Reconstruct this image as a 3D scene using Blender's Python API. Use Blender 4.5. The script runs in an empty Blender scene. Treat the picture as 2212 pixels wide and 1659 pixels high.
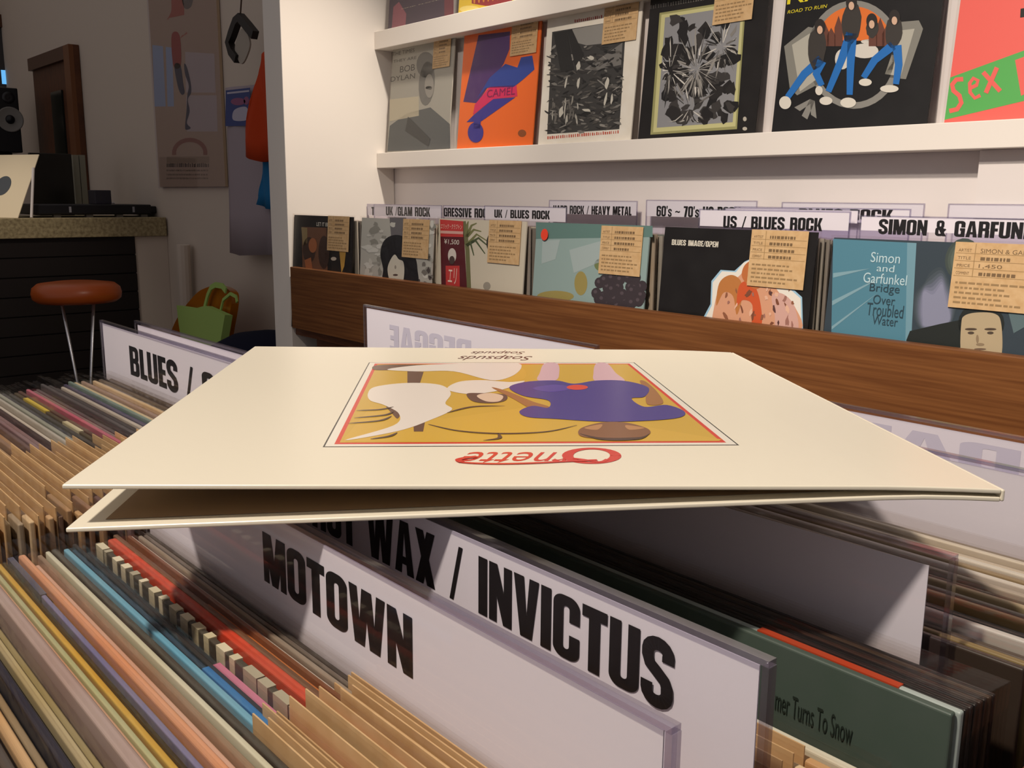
import bpy, bmesh, math, random
import numpy as np
from mathutils import Vector
from mathutils.geometry import tessellate_polygon
random.seed(7)
scene = bpy.context.scene
COL = scene.collection

# ------------------------------------------------------------------ camera
W, H, F = 2212.0, 1659.0, 2050.0
EYE = 1.12                                   # eye height above the floor (metres)
def _basis():
    X = np.array([-700 - W/2, 412 - H/2, F]); X /= np.linalg.norm(X)
    up = np.cross(X, np.array([1, .0085, 0.])); up /= np.linalg.norm(up)
    if up[1] > 0: up = -up
    Y = np.cross(up, X)
    if Y[2] < 0: Y = -Y
    return np.stack([-X, Y, up])             # rows: world x, y, z seen in camera axes (right, down, forward)
RW = _basis()
def ray(p): return RW @ np.array([p[0] - W/2, p[1] - H/2, F])
def onY(p, y): d = ray(p); return d * (y / d[1])
def onX(p, x): d = ray(p); return d * (x / d[0])
def onZ(p, z): d = ray(p); return d * (z / d[2])
cd = bpy.data.cameras.new('camera'); cam = bpy.data.objects.new('camera', cd); COL.objects.link(cam)
r_, u_, f_ = RW @ [1, 0, 0], -(RW @ [0, 1, 0]), RW @ [0, 0, 1]
from mathutils import Matrix
cam.matrix_world = Matrix(((r_[0], u_[0], -f_[0], 0), (r_[1], u_[1], -f_[1], 0), (r_[2], u_[2], -f_[2], EYE), (0, 0, 0, 1)))
cd.sensor_width = 36; cd.lens = F / W * 36; cd.clip_start = .01
scene.camera = cam

# ------------------------------------------------------------------ world, lights, exposure
scene.view_settings.view_transform = 'Standard'; scene.view_settings.look = 'None'
scene.view_settings.exposure = -0.12; scene.view_settings.gamma = 1.0
scene.cycles.transparent_max_bounces = 40
scene.cycles.max_bounces = 8
wd = bpy.data.worlds.new('room_ambient'); scene.world = wd; wd.use_nodes = True
wd.node_tree.nodes['Background'].inputs[0].default_value = (.65, .60, .60, 1)
wd.node_tree.nodes['Background'].inputs[1].default_value = .42
def lamp(name, kind, loc, target, power, color, size=.1, angle=None, blend=.4):
    l = bpy.data.lights.new(name, kind); l.energy = power; l.color = color
    if kind == 'AREA': l.size = size
    else: l.shadow_soft_size = size
    if angle: l.spot_size = math.radians(angle); l.spot_blend = blend
    o = bpy.data.objects.new(name, l); COL.objects.link(o)
    o.location = (loc[0], loc[1], loc[2] + EYE)
    d = Vector(target) - Vector(loc); o.rotation_euler = d.to_track_quat('-Z', 'Y').to_euler()
    return o
WARM = (1, .89, .77)
lamp('ceiling_spot_crate', 'SPOT', (-.25, -.75, 1.50), (-.38, .42, -.1), 150, WARM, .06, 66, .8)
lamp('ceiling_spot_shelf', 'SPOT', (-1.45, 1.30, 1.45), (-2.55, 1.36, -.25), 130, WARM, .04, 50, .9)
lamp('ceiling_spot_wall', 'SPOT', (-.45, -.38, 1.50), (-.88, 1.69, .10), 215, (1, .89, .78), .05, 74, 1)
lamp('bar_spot', 'SPOT', (-3.6, .2, 1.5), (-4.55, .85, .0), 80, WARM, .05, 34, .9)

# ------------------------------------------------------------------ materials
def lin(c):
    if isinstance(c, str):
        c = tuple(int(c[i:i+2], 16) for i in (0, 2, 4))
    return tuple(((v/255)/12.92 if v/255 <= .04045 else ((v/255+.055)/1.055)**2.4) for v in c) + (1,)
def mat(name, color, rough=.6, spec=.5, metal=0, noise=None, bump=None, coat=0):
    m = bpy.data.materials.new(name); m.use_nodes = True
    nt = m.node_tree; b = nt.nodes['Principled BSDF']
    b.inputs['Base Color'].default_value = lin(color); b.inputs['Roughness'].default_value = rough
    b.inputs['Specular IOR Level'].default_value = spec; b.inputs['Metallic'].default_value = metal
    b.inputs['Coat Weight'].default_value = coat
    if noise:
        col2, scale, stretch = noise
        tc = nt.nodes.new('ShaderNodeTexCoord'); mp = nt.nodes.new('ShaderNodeMapping'); mp.inputs['Scale'].default_value = stretch
        nz = nt.nodes.new('ShaderNodeTexNoise'); nz.inputs['Scale'].default_value = scale; nz.inputs['Detail'].default_value = 6
        cr = nt.nodes.new('ShaderNodeValToRGB'); cr.color_ramp.elements[0].position = .35; cr.color_ramp.elements[1].position = .68
        cr.color_ramp.elements[0].color = lin(color); cr.color_ramp.elements[1].color = lin(col2)
        nt.links.new(tc.outputs['Object'], mp.inputs['Vector']); nt.links.new(mp.outputs['Vector'], nz.inputs['Vector'])
        nt.links.new(nz.outputs['Fac'], cr.inputs['Fac']); nt.links.new(cr.outputs['Color'], b.inputs['Base Color'])
    if bump:
        tc = nt.nodes.new('ShaderNodeTexCoord'); nz = nt.nodes.new('ShaderNodeTexNoise'); nz.inputs['Scale'].default_value = bump[0]
        bp = nt.nodes.new('ShaderNodeBump'); bp.inputs['Strength'].default_value = bump[1]; bp.inputs['Distance'].default_value = .002
        nt.links.new(tc.outputs['Object'], nz.inputs['Vector']); nt.links.new(nz.outputs['Fac'], bp.inputs['Height']); nt.links.new(bp.outputs['Normal'], b.inputs['Normal'])
    return m
def ink_mat(name, rough, spec=.5):
    m = mat(name, 'ffffff', rough, spec); nt = m.node_tree
    a = nt.nodes.new('ShaderNodeAttribute'); a.attribute_name = 'ink'
    nt.links.new(a.outputs['Color'], nt.nodes['Principled BSDF'].inputs['Base Color']); return m
def clear_mat(name, tint, rough, base=.03, grain=0, top=.6):
    m = bpy.data.materials.new(name); m.use_nodes = True; nt = m.node_tree; nt.nodes.clear()
    out = nt.nodes.new('ShaderNodeOutputMaterial'); mx = nt.nodes.new('ShaderNodeMixShader')
    tr = nt.nodes.new('ShaderNodeBsdfTransparent'); tr.inputs[0].default_value = lin(tint)
    gl = nt.nodes.new('ShaderNodeBsdfGlossy'); gl.inputs['Roughness'].default_value = rough
    lw = nt.nodes.new('ShaderNodeLayerWeight'); lw.inputs['Blend'].default_value = .5
    pw_ = nt.nodes.new('ShaderNodeMath'); pw_.operation = 'POWER'; pw_.inputs[1].default_value = 4
    fr = nt.nodes.new('ShaderNodeMapRange'); fr.inputs['To Min'].default_value = base; fr.inputs['To Max'].default_value = top
    nt.links.new(lw.outputs['Facing'], pw_.inputs[0]); nt.links.new(pw_.outputs[0], fr.inputs['Value'])
    if grain:
        tc = nt.nodes.new('ShaderNodeTexCoord'); nz = nt.nodes.new('ShaderNodeTexNoise'); nz.inputs['Scale'].default_value = grain; nz.inputs['Detail'].default_value = 3
        bp = nt.nodes.new('ShaderNodeBump'); bp.inputs['Strength'].default_value = .5; bp.inputs['Distance'].default_value = .004
        nt.links.new(tc.outputs['Object'], nz.inputs['Vector']); nt.links.new(nz.outputs['Fac'], bp.inputs['Height'])
        nt.links.new(bp.outputs['Normal'], gl.inputs['Normal'])
    nt.links.new(fr.outputs[0], mx.inputs[0]); nt.links.new(tr.outputs[0], mx.inputs[1]); nt.links.new(gl.outputs[0], mx.inputs[2])
    nt.links.new(mx.outputs[0], out.inputs['Surface']); return m
MAT = {
 'wall': mat('white_wall_paint', 'e4dcd8', .8, .2, bump=(60, .05)),
 'shelf': mat('white_shelf_paint', 'ece4da', .6, .3),
 'farwall': mat('far_wall_paint', 'cdbfb0', .85, .2),
 'rail': mat('brown_wood', '643a1a', .45, .4, noise=('7f5029', 7, (.7, 12, 26))),
 'rail2': mat('brown_wood_dark', '5a3018', .5, .4, noise=('6e3f22', 9, (2, 2, 20))),
 'paper': mat('divider_paper', 'ece7e6', .7, .3),
 'black': mat('black_ink', '15120f', .5, .4),
 'ink': ink_mat('cover_print', .45), 'gloss_ink': ink_mat('glossy_cover_print', .22),
 'cream': mat('cream_card', 'f1e8d2', .28, .45, bump=(220, .03)),
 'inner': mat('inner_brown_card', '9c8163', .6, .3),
 'plastic': clear_mat('divider_plastic', 'f9f8fd', .06, top=.5),
 'rim': clear_mat('divider_plastic_edge', 'eceaf2', .12, base=.2, top=.5),
 'sleeve': clear_mat('record_sleeve_film', 'fcfbfa', .12, base=.012, grain=35, top=.22),
 'card': mat('tan_price_card', 'd2b184', .7, .3, noise=('c7a374', 90, (1, 1, 1))),
 'floor': mat('dark_floor', '3a3029', .6, .3, noise=('463b33', 8, (1, 1, 1))),
}
_cm = {}
def cmat(c, rough=.5, spec=.4):
    k = (c, rough, spec)
    if k not in _cm:
        v = [int(c[i:i+2], 16) for i in (0, 2, 4)]; g = sum(v)/3
        _cm[k] = mat('card_' + c, c, rough, spec, noise=('%02x%02x%02x' % tuple(int(max(0, min(255, x*.78 + (g + 40)*.22))) for x in v), 26, (1, 1, 1)))
    return _cm[k]

# ------------------------------------------------------------------ mesh helpers
class MB:
    """collects faces (in metres relative to the eye point) and links them as ONE mesh object"""
    def __init__(s): s.v = []; s.f = []; s.c = []
    def add(s, verts, faces, color='ffffff'):
        n = len(s.v); s.v += [tuple(map(float, p)) for p in verts]
        s.f += [tuple(i + n for i in f) for f in faces]; s.c += [color] * len(faces); return s
    def hexa(s, p, color='ffffff'):          # eight corners: bottom 4 then top 4
        return s.add(p, [(3, 2, 1, 0), (4, 5, 6, 7), (0, 1, 5, 4), (1, 2, 6, 5), (2, 3, 7, 6), (3, 0, 4, 7)], color)
    def box(s, a, b, color='ffffff'):
        (x0, y0, z0), (x1, y1, z1) = a, b
        return s.hexa([(x0, y0, z0), (x1, y0, z0), (x1, y1, z0), (x0, y1, z0), (x0, y0, z1), (x1, y0, z1), (x1, y1, z1), (x0, y1, z1)], color)
    def slab(s, fr, u0, u1, v0, v1, d0, d1, color='ffffff'):   # box in a frame; d towards the viewer
        P = lambda u, v, d: fr.p(u, v, d)
        return s.hexa([P(u0, v0, d1), P(u1, v0, d1), P(u1, v0, d0), P(u0, v0, d0), P(u0, v1, d1), P(u1, v1, d1), P(u1, v1, d0), P(u0, v1, d0)], color)
    def poly(s, fr, loops, d, color='ffffff'):                  # flat polygon (outer loop, holes) in a frame
        if not isinstance(loops[0][0], (list, tuple)): loops = [loops]
        pts = [p for l in loops for p in l]
        tri = tessellate_polygon([[Vector((p[0], p[1], 0)) for p in l] for l in loops])
        out = []
        for t in tri:
            a, b, c = (pts[i] for i in t)
            ar = (b[0]-a[0])*(c[1]-a[1]) - (b[1]-a[1])*(c[0]-a[0])
            if abs(ar) < 1e-14: continue
            out.append(t if ar > 0 else (t[0], t[2], t[1]))
        return s.add([fr.p(p[0], p[1], d) for p in pts], out, color)
    def tube(s, pts, rad, n=8, color='ffffff', cap=True):
        pts = [Vector(p) for p in pts]; rad = rad if isinstance(rad, (list, tuple)) else [rad] * len(pts)
        rings = []; ref = None
        for i, p in enumerate(pts):
            t = (pts[min(i+1, len(pts)-1)] - pts[max(i-1, 0)]).normalized()
            if ref is None: ref = t.orthogonal().normalized()
            ref = (ref - t * ref.dot(t)).normalized(); b = t.cross(ref)
            rings.append([p + (ref * math.cos(2*math.pi*k/n) + b * math.sin(2*math.pi*k/n)) * rad[i] for k in range(n)])
        vs = [v for r in rings for v in r]; fs = []
        for i in range(len(pts)-1):
            for k in range(n): fs.append((i*n+k, i*n+(k+1) % n, (i+1)*n+(k+1) % n, (i+1)*n+k))
        if cap: fs += [tuple(range(n))[::-1], tuple((len(pts)-1)*n + k for k in range(n))]
        return s.add(vs, fs, color)
    def lathe(s, c, prof, n=32, color='ffffff'):                # (radius, z) profile round the vertical through c
        vs = []; fs = []
        for (r, z) in prof:
            for k in range(n): vs.append((c[0] + r*math.cos(2*math.pi*k/n), c[1] + r*math.sin(2*math.pi*k/n), c[2] + z))
        for i in range(len(prof)-1):
            for k in range(n): fs.append((i*n+k, i*n+(k+1) % n, (i+1)*n+(k+1) % n, (i+1)*n+k))
        fs += [tuple(range(n))[::-1], tuple((len(prof)-1)*n + k for k in range(n))]
        return s.add(vs, fs, color)
    def grid(s, fn, nu, nv, color='ffffff'):
        vs = [fn(i/nu, j/nv) for j in range(nv+1) for i in range(nu+1)]
        fs = [(j*(nu+1)+i, j*(nu+1)+i+1, (j+1)*(nu+1)+i+1, (j+1)*(nu+1)+i) for j in range(nv) for i in range(nu)]
        return s.add(vs, fs, color)
    def build(s, name, m, parent=None, smooth=False, bevel=0, solid=0):
        me = bpy.data.meshes.new(name)
        if parent is not None: off = Vector(parent['_base'])
        else:
            xs = np.array(s.v); off = Vector((float(xs[:, 0].mean()), float(xs[:, 1].mean()), float(xs[:, 2].min())))
        me.from_pydata([tuple(Vector(p) - off) for p in s.v], [], s.f)
        if m in (MAT['ink'], MAT['gloss_ink']):
            a = me.color_attributes.new('ink', 'FLOAT_COLOR', 'CORNER'); k = 0
            for pl, c in zip(me.polygons, s.c):
                for _ in pl.loop_indices: a.data[k].color = lin(c); k += 1
        me.materials.append(m)
        if smooth: me.polygons.foreach_set('use_smooth', [True] * len(me.polygons))
        me.update(); o = bpy.data.objects.new(name, me); COL.objects.link(o)
        if parent is not None: o.parent = parent; o['_base'] = tuple(parent['_base'])
        else: o.location = (off.x, off.y, off.z + EYE); o['_base'] = tuple(off)
        if solid:
            md = o.modifiers.new('thickness', 'SOLIDIFY'); md.thickness = solid; md.offset = 0
        if bevel:
            md = o.modifiers.new('edge', 'BEVEL'); md.width = bevel; md.segments = 3; md.limit_method = 'ANGLE'
        return o
class Frame:
    def __init__(s, o, U, V):
        s.o = np.array(o, float); s.U = np.array(U, float); s.V = np.array(V, float)
        s.U /= np.linalg.norm(s.U); s.V /= np.linalg.norm(s.V); s.N = np.cross(s.U, s.V)
    def p(s, u, v, d=0): return s.o + s.U*u + s.V*v + s.N*d
    def uv(s, px, d=0):                       # where the sight line through a photo pixel meets this plane
        r = ray(px); o = s.o + s.N*d; t = np.dot(o, s.N) / np.dot(r, s.N); q = r*t - o
        return (float(np.dot(q, s.U)), float(np.dot(q, s.V)))
def thing(name, base, label, cat, group=None):
    o = bpy.data.objects.new(name, None); COL.objects.link(o); o.empty_display_size = .05
    o.location = (base[0], base[1], base[2] + EYE); o['_base'] = tuple(float(b) for b in base)
    o['label'] = label; o['category'] = cat
    if group: o['group'] = group
    return o
def tag(o, label, cat, group=None):
    o['label'] = label; o['category'] = cat
    if group: o['group'] = group
    return o
def struct(o): o['kind'] = 'structure'; return o
ORD = 'first second third fourth fifth sixth seventh eighth ninth tenth eleventh twelfth thirteenth fourteenth fifteenth sixteenth seventeenth eighteenth nineteenth twentieth'.split()
def ordw(n):
    if n <= 20: return ORD[n-1]
    t = {2: 'twenty', 3: 'thirty', 4: 'forty'}[n // 10]
    return t + '-' + ORD[n % 10 - 1] if n % 10 else {3: 'thirtieth', 4: 'fortieth'}[n // 10]

# ------------------------------------------------------------------ lettering
def arc(cx, cy, rx, ry, a0, a1, n=7):
    return [(cx + rx*math.cos(math.radians(a0 + (a1-a0)*i/n)), cy + ry*math.sin(math.radians(a0 + (a1-a0)*i/n))) for i in range(n+1)]
def rc(x0, y0, x1, y1): return [(x0, y0), (x1, y0), (x1, y1), (x0, y1)]
def rr(x0, y0, x1, y1, rx, ry=None, c='1111'):      # rounded box; corners: bl br tr tl
    ry = ry or rx; p = []
    for k, (cx, cy, a) in enumerate(((x0+rx, y0+ry, 180), (x1-rx, y0+ry, 270), (x1-rx, y1-ry, 0), (x0+rx, y1-ry, 90))):
        if c[k] == '1': p += arc(cx, cy, rx, ry, a, a+90)
        else: p.append([(x0, y0), (x1, y0), (x1, y1), (x0, y1)][k])
    return p
def stroke(pts, w, color=None):                     # thick polyline as one polygon
    L, Rr = [], []
    for i, p in enumerate(pts):
        a, b = pts[max(i-1, 0)], pts[min(i+1, len(pts)-1)]
        dx, dy = b[0]-a[0], b[1]-a[1]; l = math.hypot(dx, dy) or 1
        ww = (w(i/(len(pts)-1)) if callable(w) else w) / 2
        L.append((p[0]-dy/l*ww, p[1]+dx/l*ww)); Rr.append((p[0]+dy/l*ww, p[1]-dx/l*ww))
    return L + Rr[::-1]
def strip(pts, w):                                  # same, as separate quads (safe for tight curves)
    s = stroke(pts, w); n = len(pts); return [[s[i], s[i+1], s[2*n-2-i], s[2*n-1-i]] for i in range(n-1)]
SP = [(.42, .68)] + [(.42, .76)] + arc(.26, .78, .165, .135, 0, 180, 8) + [(.095, .70), (.13, .60), (.26, .51), (.38, .42), (.42, .33)] + arc(.26, .22, .165, .135, 0, -180, 8)[0:] + [(.095, .24), (.095, .33)]
G_ = {
 'O': (.52, [[rr(0, 0, .52, 1, .2, .16), rr(.2, .17, .32, .83, .055)]]),
 'I': (.21, [rc(0, 0, .21, 1)]), 'L': (.37, [rc(0, 0, .21, 1), rc(0, 0, .37, .18)]),
 'T': (.46, [rc(.125, 0, .335, 1), rc(0, .82, .46, 1)]), 'E': (.39, [rc(0, 0, .21, 1), rc(0, 0, .39, .18), rc(0, .82, .39, 1), rc(0, .42, .36, .59)]),
 'F': (.37, [rc(0, 0, .21, 1), rc(0, .82, .37, 1), rc(0, .42, .35, .59)]), 'H': (.52, [rc(0, 0, .2, 1), rc(.32, 0, .52, 1), rc(.1, .42, .42, .6)]),
 'U': (.52, [[(0, 1), (0, .16)] + arc(.2, .16, .2, .16, 180, 270) + arc(.32, .16, .2, .16, 270, 360) + [(.52, 1), (.32, 1), (.32, .22)] + arc(.26, .21, .06, .05, 0, -180, 6) + [(.2, 1)]]),
 'C': (.52, [[(.52, .6), (.52, .84)] + arc(.32, .84, .2, .16, 0, 90) + arc(.2, .84, .2, .16, 90, 180) + arc(.2, .16, .2, .16, 180, 270) + arc(.32, .16, .2, .16, 270, 360) + [(.52, .4), (.32, .4), (.32, .22)] + arc(.26, .21, .06, .05, 0, -180, 6) + [(.2, .79)] + arc(.26, .79, .06, .05, 180, 0, 6) + [(.32, .6)]]),
 'M': (.68, [rc(0, 0, .17, 1), rc(.51, 0, .68, 1), [(0, 1), (.26, 1), (.34, .52), (.42, 1), (.68, 1), (.43, .0), (.25, .0)]]),
 'N': (.52, [rc(0, 0, .18, 1), rc(.34, 0, .52, 1), [(0, 1), (.19, 1), (.52, 0), (.33, 0)]]),
 'V': (.54, [[(0, 1), (.22, 1), (.28, .36), (.34, 1), (.54, 1), (.40, 0), (.15, 0)]]),
 'W': (.82, [[(0, 1), (.19, 1), (.24, .42), (.30, 1), (.52, 1), (.58, .42), (.63, 1), (.82, 1), (.70, 0), (.47, 0), (.41, .48), (.35, 0), (.12, 0)]]),
 'X': (.54, [[(0, 1), (.22, 1), (.54, 0), (.32, 0)], [(.32, 1), (.54, 1), (.22, 0), (0, 0)]]),
 'Y': (.54, [[(0, 1), (.22, 1), (.38, .4), (.18, .4)], [(.32, 1), (.54, 1), (.38, .4), (.16, .4)], rc(.165, 0, .375, .45)]),
 'A': (.56, [[[(0, 0), (.16, 1), (.40, 1), (.56, 0), (.36, 0), (.34, .18), (.22, .18), (.2, 0)], [(.235, .33), (.325, .33), (.28, .78)]]]),
 'B': (.52, [[rr(0, 0, .52, .56, .16, .16, '0110'), rr(.2, .16, .32, .43, .05, .05, '0110')], [rr(0, .48, .5, 1, .16, .15, '0110'), rr(.2, .6, .31, .84, .05, .05, '0110')]]),
 'D': (.52, [[rr(0, 0, .52, 1, .18, .18, '0110'), rr(.2, .17, .32, .83, .05, .05, '0110')]]),
 'P': (.5, [rc(0, 0, .2, 1), [rr(0, .38, .5, 1, .17, .17, '0110'), rr(.2, .54, .31, .84, .05, .05, '0110')]]),
 'R': (.52, [rc(0, 0, .2, 1), [rr(0, .42, .51, 1, .16, .16, '0110'), rr(.2, .58, .32, .84, .05, .05, '0110')], rr(.32, 0, .52, .5, .08, .08, '0010'), rc(.2, .42, .42, .52)]),
 'K': (.54, [rc(0, 0, .2, 1), [(.2, .38), (.34, 1), (.54, 1), (.4, .56), (.56, 0), (.35, 0), (.27, .34)]]),
 'S': (.52, strip(SP, .195)), '/': (.34, [[(0, 0), (.1, 0), (.34, 1), (.24, 1)]]), "'": (.14, [[(.01, .72), (.1, .72), (.14, 1), (0, 1)]]),
 '~': (.5, strip([(0.02, .40), (.08, .48), (.17, .50), (.25, .46), (.33, .42), (.42, .44), (.48, .52)], .12)),
 's': (.40, strip([(x*.78, y*.72) for x, y in SP], .15)), '7': (.44, [rc(0, .83, .44, 1), [(.22, .9), (.44, .9), (.30, 0), (.08, 0)]]),
 '0': (.50, [[rr(0, 0, .5, 1, .2, .16), rr(.19, .17, .31, .83, .055)]]),
 '6': (.50, [[rr(0, 0, .5, .62, .19, .14), rr(.19, .16, .31, .47, .05)], [(0, .3), (0, .84)] + arc(.2, .84, .2, .16, 180, 90) + arc(.3, .84, .2, .16, 90, 0) + [(.5, .7), (.31, .7), (.31, .79)] + arc(.25, .79, .06, .05, 0, 180, 6) + [(.19, .3)]]),
 'G': (.52, None), '&': (.62, None), ' ': (.30, []),
}
G_['G'] = (.52, [G_['C'][1][0], rc(.27, .40, .52, .55), rc(.36, 0, .52, .45)])
G_['&'] = (.62, [[rr(.04, .0, .50, .58, .19, .17), rr(.21, .15, .33, .44, .05)], [rr(.09, .5, .48, 1, .16, .15), rr(.24, .62, .33, .85, .04)], [(.12, .62), (.3, .62), (.62, 0), (.42, 0)], [(.44, .22), (.60, .44), (.52, .5), (.34, .3)]])
def block(txt, u0, u1, v0, v1, mirror=False):       # heavy condensed capitals fitted into a box
    out = []; x = 0; gap = .045
    for ch in txt:
        w, ps = G_[ch]
        for p in ps:
            lp = p if isinstance(p[0][0], (list, tuple)) else [p]
            out.append([[(a + x, b) for a, b in l] for l in lp])
        x += w + gap
    x -= gap; sx = (u1-u0)/x; sy = v1-v0
    f = (lambda a: u1 - a*sx) if mirror else (lambda a: u0 + a*sx)
    return [[[(f(a), v0 + b*sy) for a, b in l] for l in lp] for lp in out]
_FT = {}
FONT_STRINGS = ['Simon', 'and', 'Garfunkel', 'Bridge', 'Over', 'Troubled', 'Water', 'ARTIST', 'TITLE', 'PRICE', 'COMMENT', 'SIMON & GAR', '1,450', 'ROAD TO RUIN', 'RA', 'LET IT BE', 'DYLAN', 'BOB', 'THE TIMES', 'THEY ARE', 'エリック・クラプトン', '¥1,500', 'エリ', 'Soapsuds', 'Sex', 'CAMEL', 'PINK FLOYD', 'mer Turns To Snow', 'rnette', 'GENESIS']
def prepare_fonts():
    obs = []
    for t in FONT_STRINGS:
        c = bpy.data.curves.new('lettering', 'FONT'); c.body = t; c.resolution_u = 4
        o = bpy.data.objects.new('lettering', c); COL.objects.link(o); obs.append((t, o, c))
    dg = bpy.context.evaluated_depsgraph_get(); dg.update()
    for t, o, c in obs:
        ev = o.evaluated_get(dg); me = ev.to_mesh()
        vs = np.array([v.co[:2] for v in me.vertices]) if len(me.vertices) else np.zeros((3, 2)); fs = [tuple(p.vertices) for p in me.polygons]
        mn, mx = vs.min(0), vs.max(0); _FT[t] = ((vs - mn) / np.maximum(mx - mn, 1e-6), fs); ev.to_mesh_clear()
    for t, o, c in obs: bpy.data.objects.remove(o); bpy.data.curves.remove(c)
prepare_fonts()
def type_(mb, fr, txt, u0, u1, v0, v1, d, color, shear=0, flip=False, warp=None):
    vs, fs = _FT[txt]; q = []
    for a, b in vs:
        u = u0 + (u1-u0)*a + shear*(v1-v0)*b; v = v0 + (v1-v0)*b
        if warp: u, v = warp(u, v)
        q.append(fr.p(u, v, d))
    mb.add(q, [f[::-1] for f in fs] if flip else fs, color)

# ------------------------------------------------------------------ the room
FLOOR = -EYE
struct(MB().box((-7.6, -2.2, FLOOR - .1), (2.2, 2.0, FLOOR)).build('floor', MAT['floor']))
struct(MB().box((-2.63, 1.69, FLOOR), (1.6, 1.85, 1.9)).build('wall_right', MAT['wall']))
struct(MB().box((-7.4, 1.76, FLOOR), (-2.64, 1.92, 1.9)).build('wall_back', MAT['farwall']))
struct(MB().box((-7.4, -2.0, FLOOR), (-7.25, 1.755, 1.9)).build('wall_left', MAT['farwall']))
struct(MB().box((-.725, 1.66, FLOOR), (-.30, 1.689, .085)).build('trim_1', MAT['wall']))

# white display shelf: side panel, two ledges
PX = -2.514
shelf = thing('display_shelf', (-1.3, 1.66, FLOOR), 'white wall shelf with two ledges of face-out records and a tall side panel', 'shelf')
MB().box((PX - .105, 1.32, FLOOR), (PX, 1.688, 1.6)).build('side_panel', MAT['shelf'], shelf, bevel=.002)
for z0, z1 in ((.0855, .130), (.429, .480)):
    MB().box((PX + .0005, 1.625, z0), (1.3, 1.6885, z1)).build('ledge', MAT['shelf'], shelf, bevel=.0015)

def upright(px_l, y, z, w, lean, right=None):
    """frame of a sleeve standing on z with its lower left corner on the sight line through px_l"""
    x = onY(px_l, y)[0]
    l = math.radians(lean)
    return Frame((x, y, z), (1, 0, 0), (0, math.sin(l), math.cos(l)))
def price_card(fr, u0, u1, v0, v1, d, parent, lines=None, color='card'):
    c = MB().slab(fr, u0, u1, v0, v1, d, d + .0005).build('price_card', MAT['card'], parent)
    m = MB(); w, h = u1 - u0, v1 - v0; n = 0
    dd = d + .0007; k = '7a6244'
    for i, (t, b) in enumerate((('ARTIST', 'SIMON & GAR' if lines else None), ('TITLE', None), ('PRICE', '1,450' if lines else None), ('COMMENT', None))):
        y = v1 - h*(.10 + .115*i)
        type_(m, fr, t, u0 + w*.05, u0 + w*.22, y - h*.045, y, dd, k)
        if b: type_(m, fr, b, u0 + w*.33, u0 + w*(.90 if i == 0 else .62), y - h*.055, y + h*.01, dd, k)
        else:
            x = u0 + w*.34
            while x < u0 + w*random.uniform(.65, .9):
                l = w*random.uniform(.02, .06); m.poly(fr, rc(x, y - h*.05, x + l, y), dd, k); x += l + w*.015
        m.poly(fr, rc(u0 + w*.02, y - h*.07, u1 - w*.02, y - h*.062), dd, 'a5875c')
    m.poly(fr, rc(u0 + w*.26, v1 - h*.52, u0 + w*.27, v1 - h*.02), dd, 'a5875c')
    for i in range(5):
        y = v1 - h*(.60 + .075*i); x = u0 + w*.06
        while x < u0 + w*random.uniform(.6, .95):
            l = w*random.uniform(.03, .10); m.poly(fr, rc(x, y - h*.03, x + l, y), dd, '9b7f58'); x += l + w*.02
    p = m.build('card_lettering', MAT['ink'], parent); p.parent = c
    return c
def record(fr, w, h, th, color, label, group, art=None, card=None, lines=None, film=True, rough=.5, small=False):
    t = thing('vinyl_record', fr.p(w/2, 0, -th/2), label, 'record', group)
    MB().slab(fr, 0, w, 0, h, -th, 0).build('jacket', cmat(color, rough), t)
    if art:
        m = MB(); art(m, fr, w, h); m.build('cover_print', MAT['ink'], t)
    if card: price_card(fr, *card, .0026, t, lines)
    if film: MB().slab(fr, -.003, w + .005, -.0006, h + .004, -th - .0006, .0036).build('plastic_sleeve', MAT['sleeve'], t)
    return t
def PXA(m, fr, d, color, *polys):                      # flat shapes whose corners are given as seen in the photo
    for p in polys: m.poly(fr, [fr.uv(q) for q in p], d, color)
def ell(cx, cy, rx, ry, n=20, rot=0, jit=0):
    c, s = math.cos(math.radians(rot)), math.sin(math.radians(rot)); o = []
    for i in range(n):
        a = 2*math.pi*i/n; k = 1 + random.uniform(-jit, jit); x, y = rx*k*math.cos(a), ry*k*math.sin(a)
        o.append((cx + x*c - y*s, cy + x*s + y*c))
    return o
def ticks(m, fr, p0, p1, hgt, d, color, n):            # a line of tiny lettering too small to read
    for i in range(n):
        a = (i + .1)/n; b = (i + random.uniform(.45, .85))/n
        x0, y0 = p0[0] + (p1[0]-p0[0])*a, p0[1] + (p1[1]-p0[1])*a; x1, y1 = p0[0] + (p1[0]-p0[0])*b, p0[1] + (p1[1]-p0[1])*b
        h = hgt*random.uniform(.75, 1)
        PXA(m, fr, d, color, [(x0, y0), (x1, y1), (x1, y1 - h), (x0, y0 - h)])
def ln(m, fr, pts, w, d, color):
    for k, q in enumerate(strip(pts, w)): PXA(m, fr, d + k*2e-6, color, q)
def spl(pts, n=6, closed=True):                   # smooth closed outline through photo points
    o = []; N = len(pts)
    for i in range(N):
        p0, p1, p2, p3 = (pts[(i+k-1) % N] for k in range(4))
        for j in range(n):
            t = j/n; o.append(tuple(.5*((2*p1[c]) + (-p0[c]+p2[c])*t + (2*p0[c]-5*p1[c]+4*p2[c]-p3[c])*t*t + (-p0[c]+3*p1[c]-3*p2[c]+p3[c])*t**3) for c in (0, 1)))
    return o
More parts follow.
